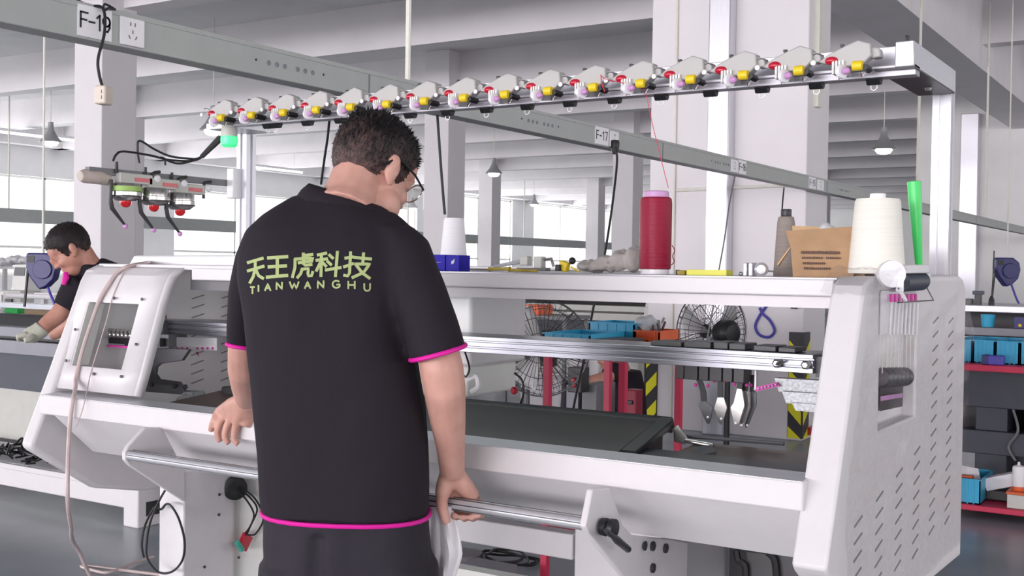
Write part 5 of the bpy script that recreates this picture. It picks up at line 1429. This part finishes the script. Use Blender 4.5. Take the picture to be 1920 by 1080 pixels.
t = thing('dark_tool', (CX0 + .26, CY0 + .15, CZ), 'dark flat tool case on the red cart beside the blue tray', 'tool case')
MB().box(CX0 + .215, CX0 + .33, CY0, CY0 + .22, CZ, CZ + .022).build('case', 'dark', t, bevel=.004)
MB().box(CX0 + .25, CX0 + .30, CY0 - .012, CY0, CZ + .004, CZ + .014).build('handle', 'black', t, bevel=.002)
pb = MB(); pb.ell((CX0 + .26, CY0 + .40, CZ + .055), .06, .06, .05, 10)
pv = voxel([pb], 'plastic_bag', 'bag', None, .008, 1)
for v in pv.data.vertices: v.co += v.normal * noise.noise(v.co * 30) * .016
tag(pv, 'crumpled clear plastic bag of parts on the red cart', 'plastic bag')
t = thing('metal_part', (CX1 - .03, CY0 + .36, CZ + .03), 'bundle of small steel fittings in the orange tray', 'machine part')
m_ = MB()
for i in range(9):
    a = V((CX1 - .05 + random.uniform(-.04, .04), CY0 + .38 + random.uniform(-.05, .05), CZ + .03)); m_.tube([a, a + V((random.uniform(-.03, .03), random.uniform(-.02, .02), random.uniform(.03, .07)))], .006, 6)
m_.build('fittings', 'steel', t)

# pedestal fans
def fan(c, rad, axis, label, pole_dx=0.0):
    """c = centre of cage; axis points out of the front of the fan"""
    t = thing('pedestal_fan', (c.x, c.y, 0), label, 'fan', 'black pedestal fans')
    Rm = axis_rot(axis); T = lambda x, y, z: c + Rm @ V((x, y, z))
    cg = MB()
    for zz, rr in ((.075, .30), (.06, .62), (.03, .86), (0, 1.0), (-.03, .97), (-.06, .80), (-.07, .45)):
        cg.tube([T(rad * rr * math.cos(2 * PI * i / 40), rad * rr * math.sin(2 * PI * i / 40), zz * rad / .4 * 1.2) for i in range(40)], .0045 if rr == 1.0 else .002, 5, closed=True)
    for k in range(44):
        a = 2 * PI * k / 44; cs, sn = math.cos(a), math.sin(a); q = rad / .4 * 1.2
        cg.tube([T(rad * f * cs, rad * f * sn, z * q) for f, z in ((.10, .078), (.4, .073), (.75, .048), (1.0, 0), (.88, -.048), (.45, -.07), (.15, -.072))], .0016 if k % 4 else .003, 4)
    cg.build('cage', 'dark', t)
    MB().lathe([(.005, .085 * rad / .4 * 1.2 + .012), (.045, .085 * rad / .4 * 1.2 + .008), (.05, .07 * rad / .4 * 1.2)], c, 20, Rm).build('front_badge', 'dark', t)
    MB().lathe([(.02, -.235), (.06, -.23), (.088, -.20), (.092, -.13), (.07, -.09), (.03, -.085)], c, 24, Rm).build('motor', 'black', t)
    bl = MB()
    for k in range(3):
        a0 = 2 * PI * k / 3 + .4; rows = []
        for i in range(6):
            f = .12 + .78 * i / 5; row = []
            for j in range(5):
                a = a0 + (j / 4 - .5) * (.9 - .25 * f); row.append(T(rad * f * math.cos(a), rad * f * math.sin(a), (j / 4 - .5) * .07))
            rows.append(row)
        bl.grid(rows)
    bl.build('blades', 'blade', t, solid=.002, recalc=False)
    pz = T(0, 0, -.18)
    MB().tube([(pz.x, pz.y, .04), (pz.x, pz.y, pz.z - .06)], [.020, .018], 12).build('pole', 'black', t)
    MB().obox((pz.x, pz.y, pz.z - .085), .035, .035, .03).build('tilt_bracket', 'black', t, bevel=.006)
    MB().lathe([(.24, 0), (.25, .01), (.22, .03), (.06, .05), (.03, .06)], (pz.x, pz.y, 0), 28).build('base', 'dark', t)
    return t
fan(P(1334, 622, Y=7.35), .295, V((-.92, .38, .0)) * 1.0 + F0 * .25, 'big black pedestal fan in front of the white pillar')
fan(P(1015, 652, Y=5.35), .265, F0 * -.9 + R0 * -.25, 'black pedestal fan half hidden behind the moving carriage')

# purple hose loop and thin cords on the pillar
yq = PY - .012
tag(MB().tube(curve([P(1444, 560, Y=yq), P(1436, 575, Y=yq), P(1424, 592, Y=yq), P(1416, 612, Y=yq), P(1424, 628, Y=yq), P(1442, 632, Y=yq), P(1452, 620, Y=yq), P(1444, 602, Y=yq), P(1430, 588, Y=yq), P(1424, 577, Y=yq)], 8), .011, 8).build('hose_loop', 'purplehose'), 'looped purple air hose hanging in front of the white pillar', 'hose')
tag(MB().box(*sorted((P(1484, 570, Y=PY - .03).x, P(1493, 570, Y=PY - .03).x)), PY - .05, PY, P(1488, 579, Y=PY - .03).z, P(1488, 562, Y=PY - .03).z).build('junction_box', 'black'), 'small black junction box on the white pillar', 'junction box')
ex = thing('fire_switch', P(1512, 806, Y=PY + .18), 'small red switch box on the narrow side of the pillar', 'switch')
c = P(1517, 806, Y=PY + .18); MB().box(PX1 + .002, PX1 + .04, PY + .1, PY + .24, c.z - .03, c.z + .03).build('box', 'red', ex, bevel=.003); MB().box(PX1 + .04, PX1 + .045, PY + .13, PY + .2, c.z - .015, c.z + .015).build('lever', 'whiteplastic', ex)

# hose reels
def reel(c, s, label, hose_pts, grp='navy hose reels'):
    t = thing('hose_reel', (c.x, c.y, c.z), label, 'hose reel', grp)
    R = Matrix((R0, F0, U0)).transposed()
    out = [(-.5, .55), (-.42, .60), (.20, .60), (.46, .40), (.52, .10), (.42, -.28), (.18, -.52), (-.05, -.62), (-.14, -.52), (-.38, -.20), (-.5, .1)]
    a = [c + R @ V((x * s, -.16 * s, z * s)) for x, z in out]; b = [c + R @ V((x * s, .3 * s, z * s)) for x, z in out]
    MB().prism(a, b).build('case', 'navy', t, bevel=.05 * s, seg=3)
    MB().lathe([(.06 * s, -.02 * s), (.30 * s, -.01 * s), (.32 * s, .03 * s), (.30 * s, .06 * s)], c + R @ V((.06 * s, -.17 * s, .05 * s)), 24, axis_rot(-F0)).build('hub_cover', 'navy', t)
    MB().prism([c + R @ V((x * s, -.175 * s, z * s)) for x, z in ((-.45, .28), (-.22, .28), (-.20, .5), (-.45, .5))], [c + R @ V((x * s, -.16 * s, z * s)) for x, z in ((-.45, .28), (-.22, .28), (-.20, .5), (-.45, .5))]).build('dark_corner', 'black', t)
    MB().tube(curve(hose_pts, 8), .012 * s / .28, 8).build('hose', 'purplehose', t)
    MB().tube(curve([c + R @ V((-.48 * s, 0, .2 * s)), c + R @ V((-.52 * s, 0, -.3 * s)), c + R @ V((-.60 * s, 0, -1.2 * s))], 6), .008, 6).build('lead', 'black', t)
    return t
c = P(80, 508, d=6.3)
reel(c, .165, 'navy blue hose reel hanging beside the bending worker face', [P(88, 532, d=6.3), P(92, 545, d=6.3), P(98, 560, d=6.28), P(103, 572, d=6.27)])
MBt = MB().tube([c + V((0, 0, .1)), V((c.x, c.y, BEAM + .3))], .006, 6)
tag(MBt.build('reel_hanger', 'pvc'), 'thin wire from which the left hose reel hangs', 'wire')
c = P(1888, 510, d=13)
tag(MB().tube([c + V((0, 0, .15)), V((c.x, c.y, SLAB))], .008, 6).build('reel_hanger', 'pvc'), 'thin wire from which the right hose reel hangs', 'wire')
reel(c, .27, 'navy blue hose reel hanging in front of the far white partition at right', [P(1896, 532, d=12.9), P(1906, 560, d=12.9), P(1918, 585, d=12.9), P(1916, 604, d=12.9)])

# red workbench at the right with bins and spray can
WB = thing('workbench', (-.9, 6.9, 0), 'red edged steel rack standing behind the right end cover', 'workbench')
x0, x1, y0, y1 = -1.75, .6, 6.55, 7.25
MB().box(x0, x1, y0, y1, .80, .835).build('shelf', 'bench', WB, bevel=.003)
MB().box(x0, x1, y0, y1, .045, .075).build('shelf', 'bench', WB, bevel=.003)
for x in (x0 + .03, x1 - .03):
    for y in (y0 + .03, y1 - .03): MB().box(x - .02, x + .02, y - .02, y + .02, 0, .80).build('leg', 'bench', WB)
for i, (px0, px1) in enumerate(((1795, 1824), (1826, 1866), (1868, 1912), (1914, 1960))):
    a = P(px0, 660, Y=6.7); b = P(px1, 660, Y=6.7)
    tray(a.x, b.x, 6.68, 7.1, .836, .125, 'bluebin', 'blue_bin', 'cyan bin %s on the upper red shelf' % ['half hidden by the right end cover', 'behind the purple case', 'right of the purple case', 'at the very edge of the picture'][i], 'cyan bins on the red shelf')
a = P(1842, 668, Y=6.6); b = P(1882, 668, Y=6.6)
t = thing('purple_case', ((a.x + b.x) / 2, 6.6, .836), 'small purple and navy case in front of the cyan bins', 'case')
MB().box(a.x + .03, b.x, 6.58, 6.66, .836, .885).build('body', 'purplehose', t, bevel=.004); MB().box(a.x, a.x + .032, 6.578, 6.662, .836, .887).build('cap', 'navy', t, bevel=.004)
a = P(1800, 905, Y=6.62); b = P(1841, 905, Y=6.62)
t = tray(a.x - .05, b.x, 6.58, 6.95, .076, .135, 'bluebin', 'blue_crate', 'cyan crate with papers on the lower red shelf', 'crates on the lower shelf')
t = thing('paper_sheet', (a.x + .08, 6.75, .2), 'white folded paper and orange scrap sticking out of the cyan crate', 'paper')
MB().prism([(a.x - .02, 6.7, .15), (a.x + .10, 6.72, .15), (a.x + .06, 6.8, .235), (a.x - .05, 6.78, .25)], [(a.x - .02, 6.703, .15), (a.x + .10, 6.723, .15), (a.x + .06, 6.803, .235), (a.x - .05, 6.783, .25)]).build('sheet', 'paper', t)
MB().obox((a.x + .03, 6.66, .20), .03, .02, .015).build('orange_scrap', 'orangebin', t)
a = P(1849, 900, Y=6.7); t = thing('white_carton', (a.x + .06, 6.75, .076), 'tilted white carton lying between the cyan crate and the spray can', 'carton')
MB().obox((a.x + .07, 6.78, .185), .085, .05, .035, mt=Matrix.Rotation(-.3, 3, 'Y')).build('box', 'whiteplastic', t, bevel=.003)
MB().obox((a.x + .06, 6.80, .107), .07, .06, .030).build('dark_wrap', 'dark', t, bevel=.008)
a = P(1909, 935, Y=6.65)
t = thing('spray_can', (a.x, 6.65, .15), 'white spray can standing in the grey box on the lower red shelf', 'can')
MB().lathe([(.030, 0), (.032, .003), (.032, .12), (.028, .13), (.012, .136)], (a.x, 6.65, .165), 20).build('can', 'whiteplastic', t)
MB().lathe([(.007, .134), (.007, .15), (.004, .153)], (a.x, 6.65, .165), 12).build('nozzle', 'whiteplastic', t)
MB().lathe([(.0325, 0), (.033, .002), (.033, .02), (.0325, .022)], (a.x, 6.65, .165), 20).build('orange_band', 'orangebin', t)
t = thing('grey_box', (a.x, 6.66, .076), 'pale grey plastic box under the spray can', 'box')
MB().box(a.x - .045, a.x + .11, 6.58, 6.74, .076, .15).build('body', 'plate', t, bevel=.004); MB().box(a.x - .05, a.x + .115, 6.575, 6.745, .15, .165).build('lid', 'orangebin', t, bevel=.003)

# generic neighbouring knitting machines
def machine(x0, x1, yf, zs, label, covers=(True, True), post_h=None, dark='midgrey', bare=False):
    yb = yf + .95
    t = thing('knitting_machine', ((x0 + x1) / 2, yf + .5, 0), label, 'knitting machine')
    MB().box(x0, x1, yf + .02, yf + .10, zs - .09, zs - .03).build('front_rail', dark, t, bevel=.004)
    MB().exX([(yf + .12, zs - .04), (yf + .34, zs + .02), (yf + .36, zs), (yf + .36, zs - .12), (yf + .12, zs - .12)], x0 + .1, x1 - .1).build('needle_bed', 'bed', t)
    MB().box(x0, x1, yf + .04, yf + .14, zs - .19, zs - .11).build('lower_rail', dark, t, bevel=.004)
    MB().box(x0 + .05, x1 - .05, yf + .40, yf + .46, zs + (.05 if bare else .13), zs + (.085 if bare else .175)).build('carriage_rail', 'rail', t, bevel=.002)
    if not bare:
        MB().box(x0, x1, yf + .25, yb, zs + .335, zs + .36).build('table_top', 'white', t, bevel=.002)
        MB().box(x0 + .02, x1 - .02, yb - .05, yb - .03, zs - .2, zs + .33).build('back_panel', 'cream', t)
    MB().box(x0 + .25, x1 - .25, yf + .35, yf + .85, zs - .45, zs - .19).build('under_body', 'machblue', t)
    MB().box(x0 + .1, x1 - .1, yf + .5, yf + .52, .17, zs - .30).build('skirt_panel', 'plate', t)
    for x, on in ((x0, covers[0]), (x1, covers[1])):
        if on: MB().exX([(yf - .03, zs - .16), (yf + .18, zs + .35), (yf + .3, zs + .365), (yb, zs + .365), (yb, zs - .37), (yf + .3, zs - .35)], x - .03, x + .03).build('end_cover', 'white', t, bevel=.008)
    for x in (x0 + .4, x1 - .4): MB().box(x - .08, x + .08, yf + .3, yf + .8, .16, zs - .44).build('pedestal', 'cream', t, bevel=.006)
    MB().box(x0 - .1, x1 + .1, yf + .35, yf + .45, .06, .16).build('base_beam', 'white', t, bevel=.005)
    MB().box(x0 - .1, x1 + .1, yf + .70, yf + .80, .06, .16).build('base_beam', 'white', t, bevel=.005)
    for x in (x0 - .05, x1 + .05): MB().box(x - .07, x + .07, yf + .30, yf + .85, 0, .06).build('foot', 'white', t)
    if post_h:
        for x in (x0 + .05, x1 - .05): post(x, yb - .1, zs + .33, post_h).build('feeder_post', 'alu_v', t)
        MB().box(x0, x1, yb - .42, yb - .37, post_h - .08, post_h - .04).build('feeder_rail', 'alu', t)
        for x in (x0 + .05, x1 - .05): MB().box(x - .02, x + .02, yb - .40, yb - .10, post_h - .06, post_h - .02).build('feeder_arm', 'alu', t)
    mag = MB() if not bare else None
    if mag: mag.box(x0 + .5, x0 + .9, yf + .38, yf + .62, zs + .06, zs + .30).build('carriage', 'white', t, bevel=.01)
    return t
# left neighbour, with the worker
m2 = machine(-8.2, -5.0, 4.0, .97, 'grey and white knitting machine the bending worker reaches into', covers=(True, False), dark='midgrey', bare=True)
# its white base frame with the big foot
bf = thing('base_frame', (-6.0, 3.6, 0), 'low white base frame with a square foot on the floor at left', 'base frame')
a = P(232, 990, Z=0); b = P(258, 996, Z=0); c = P(300, 990, Z=0)
fx0, fy0 = a.x, a.y - .02
q = P(258, 992, Z=0)
MB().exZ([(q.x - .11, q.y), (q.x, q.y), (q.x, q.y + .30), (q.x - .11, q.y + .30)], 0, .245).build('foot', 'white', bf, bevel=.008)
MB().box(q.x + .001, q.x + .003, q.y + .05, q.y + .16, .055, .125).build('foot_recess', 'dark', bf)
MB().box(-9.0, q.x - .11, q.y + .02, q.y + .09, .085, .185).build('beam', 'white', bf, bevel=.006)
MB().box(-9.0, q.x - .11, q.y - .005, q.y + .022, .185, .215).build('beam_lip', 'white', bf, bevel=.004)
MB().box(q.x - 2.8, q.x - 2.69, q.y, q.y + .3, 0, .245).build('foot', 'white', bf, bevel=.008)
ch_ = MB()
for i in range(30):
    a_ = V((-5.55 + random.uniform(-.18, .2), q.y + .06 + random.uniform(-.06, .08), .22 + random.random() * .05))
    ch_.tube(curve([a_ + V((random.uniform(-.1, .1), random.uniform(-.05, .05), random.uniform(0, .08))) for _ in range(4)], 5), .006, 5)
tag(ch_.build('cable_bundle', 'black'), 'tangle of black cables lying on the low white base frame', 'cables')
# machine at the back right, one post seen
machine(-.72, 2.4, 3.10 + .0, .94, 'knitting machine directly behind the right end cover', covers=(False, True), post_h=None) if False else None
# bigger dark machine behind the red rack
m4 = thing('knitting_machine', (-.4, 7.8, 0), 'dark blue grey knitting machine frame behind the red rack at right', 'knitting machine')
MB().box(-1.9, 1.2, 7.4, 7.5, .95, 1.0).build('front_rail', 'midgrey', m4, bevel=.004)
MB().box(-1.9, 1.2, 7.5, 8.3, 1.09, 1.13).build('table_top', 'alu', m4, bevel=.003)
MB().box(-1.9, 1.2, 7.45, 7.55, .86, .94).build('lower_rail', 'rail', m4)
MB().box(-1.9, 1.2, 7.35, 7.5, .52, .78).build('front_beam', 'machblue', m4, bevel=.005)
MB().box(-1.9, 1.2, 7.35, 7.5, .24, .38).build('lower_beam', 'machblue', m4, bevel=.005)
for x in (-1.25, -.93, .2, 1.0): MB().box(x - .09, x + .09, 7.4, 8.2, 0.0, .6).build('pedestal', 'machblue', m4, bevel=.005)
MB().exX([(7.52, 1.0), (7.60, 1.09), (7.78, 1.09), (7.70, 1.0)], -1.02, -.96).build('bracket', 'machblue', m4)
MB().box(-1.9, 1.2, 8.25, 8.3, .2, 1.09).build('back_panel', 'dark', m4)
for x in (-1.12, -.68, -.62):
    MB().tube(curve([(x, 7.34, .52), (x + .03, 7.33, .40), (x - .02, 7.33, .30), (x + .02, 7.33, .22)]), .008, 6).build('pipe', 'grey', m4)
t = thing('tool_clamp', P(1834, 572, Y=7.7), 'small dark clamp standing on the far table top at right', 'clamp')
a = P(1834, 574, Y=7.7); MB().obox((a.x, 7.7, 1.16), .02, .02, .04).build('body', 'dark', t, bevel=.004); MB().obox((a.x, 7.7, 1.205), .032, .025, .012).build('jaw', 'machblue', t, bevel=.003)
MB().obox((a.x - .08, 7.7, 1.148), .05, .03, .018).build('base', 'dark', t, bevel=.003)
t = thing('plug', P(1859, 568, Y=7.6), 'black plug hanging on a thin cord above the far table at right', 'plug')
a = P(1859, 568, Y=7.6); MB().lathe([(.008, -.035), (.02, -.03), (.017, .02), (.006, .045)], a, 12).build('body', 'black', t); MB().tube([a + V((0, 0, .04)), P(1862, 520, Y=7.6), P(1864, 470, Y=7.6)], .004, 6).build('cord', 'black', t)
t = thing('blue_cup', P(1852, 612, Y=7.45), 'small cyan cup on the rail of the far machine at right', 'cup')
a = P(1852, 618, Y=7.45); MB().lathe([(.025, 0), (.035, .002), (.042, .075), (.040, .077), (.032, .006)], (a.x, 7.45, 1.0), 20).build('bowl', 'bluebin', t)
t = thing('sensor_box', P(1912, 610, Y=7.45), 'small navy box with yellow button on the far machine at right edge', 'sensor')
a = P(1914, 612, Y=7.42); MB().obox((a.x, 7.42, 1.035), .035, .03, .035).build('box', 'navy', t, bevel=.003); MB().ell((a.x, 7.388, 1.02), .01, .006, .01, 8).build('button', 'yellow', t)

# machines further down the hall, seen through the gaps
machine(-7.6, -5.1, 10.6, .97, 'knitting machine in the row right behind the red cart', dark='plate')
machine(-9.9, -7.3, 13.6, .97, 'knitting machine further back with two white end covers', dark='plate')
machine(-8.3, -5.6, 17.0, .97, 'farthest knitting machine seen through the gap under the table', dark='plate')
machine(-14.5, -11.9, 6.4, .97, 'white knitting machine near the left pillar beyond the worker', dark='plate')
# control cabinet, red machine box, grey pad behind the needle bed
t = thing('control_cabinet', P(1108, 780, Y=6.0), 'grey control cabinet with red buttons behind the needle bed', 'cabinet')
a = P(1064, 735, Y=5.9); b = P(1090, 690, Y=5.9); MB().box(a.x, b.x, 5.9, 6.0, a.z, b.z).build('keypad', 'dark', t, bevel=.004)
for (px, py) in ((1077, 712), (1077, 722)): MB().lathe([(.012, 0), (.014, .012), (.008, .018)], P(px, py, Y=5.9), 14, axis_rot((0, -1, 0))).build('button', 'red', t)
a = P(1090, 775, Y=6.0); b = P(1118, 722, Y=6.0); MB().box(a.x, b.x, 6.0, 6.25, 0, b.z).build('cabinet', 'grey', t, bevel=.005)
a = P(1068, 722, Y=6.0); MB().box(a.x - .02, a.x + .06, 6.0, 6.08, 0, a.z).build('stand', 'midgrey', t)
t = thing('red_toolbox', P(1180, 760, Y=6.9), 'red steel tool box with dark handle behind the red cart legs', 'toolbox')
a = P(1168, 770, Y=6.1); b = P(1192, 732, Y=6.1); MB().box(a.x, b.x, 6.1, 6.2, 0.0, b.z).build('body', 'darkred', t, bevel=.006)
c = P(1180, 754, Y=6.1); MB().box(c.x - .025, c.x + .025, 6.085, 6.1, c.z - .012, c.z + .012).build('handle', 'black', t, bevel=.003)
t = thing('white_machine_head', P(1090, 690, Y=7.2), 'white machine housing behind the black fan pole', 'machine')
a = P(1066, 715, Y=7.2); b = P(1122, 672, Y=7.2); MB().exY([(a.x, a.z), (b.x, a.z), (b.x + .01, b.z), (b.x - .05, b.z + .04), (a.x, b.z + .05)], 7.2, 7.6).build('housing', 'white', t, bevel=.01)
MB().box(a.x + .1, a.x + .2, 7.3, 7.5, 0, a.z).build('stand', 'grey', t)
t = thing('white_cabinet', P(1000, 770, Y=7.4), 'white cabinet with a red stop button behind the fan', 'cabinet')
a = P(975, 780, Y=7.75); b = P(1050, 712, Y=7.75); MB().box(a.x, b.x, 7.75, 8.1, 0, b.z).build('body', 'white', t, bevel=.01)
c = P(966, 733, Y=6.98); 
MB().box(a.x + .02, a.x + .04, 7.74, 7.75, .2, b.z - .1).build('door_gap', 'grey', t)
t = thing('red_crate', P(998, 588, Y=6.9), 'orange red box standing high on a rack behind the fan', 'box')
a = P(982, 590, Y=6.9); b = P(1010, 572, Y=6.9); MB().box(a.x, b.x, 6.9, 7.1, a.z, b.z).build('box', 'orangebin', t, bevel=.004); MB().box(a.x + .01, a.x + .035, 6.894, 6.9, a.z + .01, b.z - .01).build('label', 'paper', t)
rk = thing('wire_rack', (a.x, 7.0, 0), 'grey steel rack carrying the orange red box behind the fan', 'rack')
MB().box(a.x - .15, b.x + .25, 6.85, 7.2, a.z - .025, a.z).build('shelf', 'grey', rk)
for x in (a.x - .13, b.x + .23):
    for y in (6.87, 7.18): MB().box(x - .012, x + .012, y - .012, y + .012, 0, a.z - .025).build('leg', 'grey', rk)

# bench at far left with small things
bx = thing('side_table', (-7.2, 5.3, 0), 'white side table with small items beyond the bending worker', 'table')
q = P(50, 590, Y=5.0)
MB().box(-8.6, -5.9, 5.0, 5.5, q.z - .03, q.z).build('top', 'white', bx, bevel=.003)
for x in (-8.5, -6.0):
    for y in (5.05, 5.45): MB().box(x - .02, x + .02, y - .02, y + .02, 0, q.z - .03).build('leg', 'white', bx)
def smallbox(px0, px1, py0, py1, Y, m, name, label, cat, dep=.12):
    a = P(px0, py1, Y=Y); b = P(px1, py0, Y=Y)
    t = thing(name, ((a.x + b.x) / 2, Y, q.z), label, cat)
    MB().box(a.x, b.x, Y, Y + dep, q.z, max(b.z, q.z + .02)).build('body', m, t, bevel=.006)
    return t, a, b
smallbox(8, 32, 576, 584, 5.05, 'green', 'green_tray', 'small green tray on the white side table at far left', 'tray')
smallbox(45, 104, 578, 585, 5.03, 'wood', 'wooden_strip', 'pale wooden strip lying on the white side table', 'strip')
smallbox(75, 98, 572, 578, 5.2, 'whiteplastic', 'white_block', 'flat white block on the side table behind the wooden strip', 'block')
t, a, b = smallbox(5, 38, 545, 575, 5.3, 'plate', 'sewing_head', 'pale grey machine head standing on the white side table', 'machine')
MB().tube([(a.x + .1, 5.28, a.z + .09), (b.x + .45, 5.28, a.z + .09)], .02, 10).build('arm', 'whiteplastic', t); MB().box(a.x + .05, a.x + .13, 5.285, 5.3, q.z + .02, q.z + .09).build('dark_window', 'dark', t)
# far table with white bags and grey control box behind
q2 = P(50, 548, Y=7.2)
tb = thing('far_table', (-9.6, 7.5, 0), 'long white table under the left windows', 'table')
MB().box(-11.0, -8.0, 7.2, 7.8, q2.z - .04, q2.z).build('top', 'white', tb, bevel=.003)
for x in (-10.9, -8.1):
    for y in (7.25, 7.75): MB().box(x - .025, x + .025, y - .025, y + .025, 0, q2.z - .04).build('leg', 'white', tb)
a = P(20, 530, Y=7.4); b = P(46, 496, Y=7.4)
t = thing('control_box', ((a.x + b.x) / 2, 7.4, q2.z), 'pale control box with grey screen beside the left hose reel', 'control box')
MB().exX([(7.4, q2.z), (7.44, b.z), (7.6, b.z), (7.6, q2.z)], a.x, b.x).build('case', 'cream', t, bevel=.008); MB().exX([(7.412, b.z - .12), (7.428, b.z - .03), (7.44, b.z - .03), (7.424, b.z - .12)], a.x + .03, b.x - .03).build('screen', 'grey', t)
pb = MB()
for i, (px, py) in enumerate(((8, 492), (30, 488), (55, 489), (80, 487))):
    pb = MB(); c = P(px, py, Y=8.2); pb.ell(c, .12, .12, .05, 8)
    pv = voxel([pb], 'plastic_bag', 'bag', None, .015, 1)
    for v in pv.data.vertices: v.co += v.normal * noise.noise(v.co * 18 + V((i, 0, 0))) * .03
    tag(pv, ['bag at the picture edge on top of the far left shelf', 'bag above the pale control box on the far left shelf', 'bag right of the control box on the far left shelf', 'bag nearest the worker head on the far left shelf'][i], 'plastic bag', 'white bags on the far shelf')
c = P(40, 492, Y=8.2)
sf = thing('shelf_rack', (c.x, 8.0, 0), 'white shelf rack holding plastic bags at far left', 'shelf')
MB().box(-12.2, -8.6, 8.05, 8.45, c.z - .08, c.z - .05).build('board', 'white', sf)
for x in (-12.1, -8.7):
    for y in (8.08, 8.42): MB().box(x - .02, x + .02, y - .02, y + .02, 0, c.z - .08).build('leg', 'white', sf)
# floor things seen under the machine
c = P(866, 1034, Y=4.6)
t = thing('brake_disc', P(866, 1040, Z=.0), 'round grey fan foot with a red piece on the floor under the machine', 'disc')
q = P(866, 1040, Z=.02)
MB().lathe([(.02, 0), (.10, .0), (.105, .012), (.09, .03), (.03, .035)], (q.x, q.y, 0), 28).build('disc', 'grey', t)
MB().lathe([(.028, .03), (.030, .10), (.02, .16), (.01, .17)], (q.x - .05, q.y - .02, 0), 16).build('red_cone', 'red', t)
pts = []
for i in range(26):
    a = i * .75; r = .10 + .03 * math.sin(i * 1.7)
    pts.append(P(950, 1050, Z=.012) + V((r * 1.25 * math.cos(a), r * math.sin(a), .004 * i / 5)))
tag(MB().tube(curve(pts, 5), .006, 6).build('cable_coil', 'blackrub'), 'coil of black cable on the floor under the stretcher', 'cable')
t = thing('floor_box', P(868, 1085, Z=0), 'grey ventilated box on the floor at the bottom edge', 'box')
q = P(868, 1076, Z=.10)
MB().box(q.x - .10, q.x + .10, q.y - .02, q.y + .25, 0, .10).build('case', 'midgrey', t, bevel=.004)
s = MB()
for i in range(9): s.box(q.x - .08 + i * .02, q.x - .072 + i * .02, q.y - .022, q.y - .019, .03, .09)
s.build('vents', 'dark', t)
# ================================================================== light: the daylight through the windows
w = bpy.data.worlds.new('daylight'); SC.world = w; w.use_nodes = True
bg = w.node_tree.nodes['Background']
bg.inputs['Color'].default_value = (1.0, .985, .99, 1); bg.inputs['Strength'].default_value = 2.4
def daylight(name, loc, rot, sx, sy, watts, col=(1, .985, .985)):
    l = bpy.data.lights.new(name, 'AREA'); l.shape = 'RECTANGLE'; l.size = sx; l.size_y = sy; l.energy = watts; l.color = col
    o = bpy.data.objects.new(name, l); COL.objects.link(o); o.location = loc; o.rotation_euler = rot; tag(o, kind='helper')
    return o
daylight('window_daylight_front', (-8, YF - .5, 2.4), (PI / 2, 0, 0), 36, 3.8, 12500, (1, .955, .985))
daylight('window_daylight_left', (XW - .6, 17, 2.3), (0, -PI / 2, 0), 2.6, 80, 9500, (.98, 1.0, .985))
daylight('window_daylight_right', (XR + .6, 0, 2.4), (0, PI / 2, 0), 3.0, 40, 2200)
SC.view_settings.view_transform = 'Standard'
SC.view_settings.look = 'None'
SC.view_settings.gamma = 1.0
SC.view_settings.exposure = -0.8
try: SC.view_settings.use_curve_mapping = False
except Exception: pass
SC.cycles.use_denoising = True
SC.cycles.max_bounces = 10
SC.cycles.diffuse_bounces = 6
SC.cycles.transparent_max_bounces = 12
SC.cycles.sample_clamp_indirect = 8
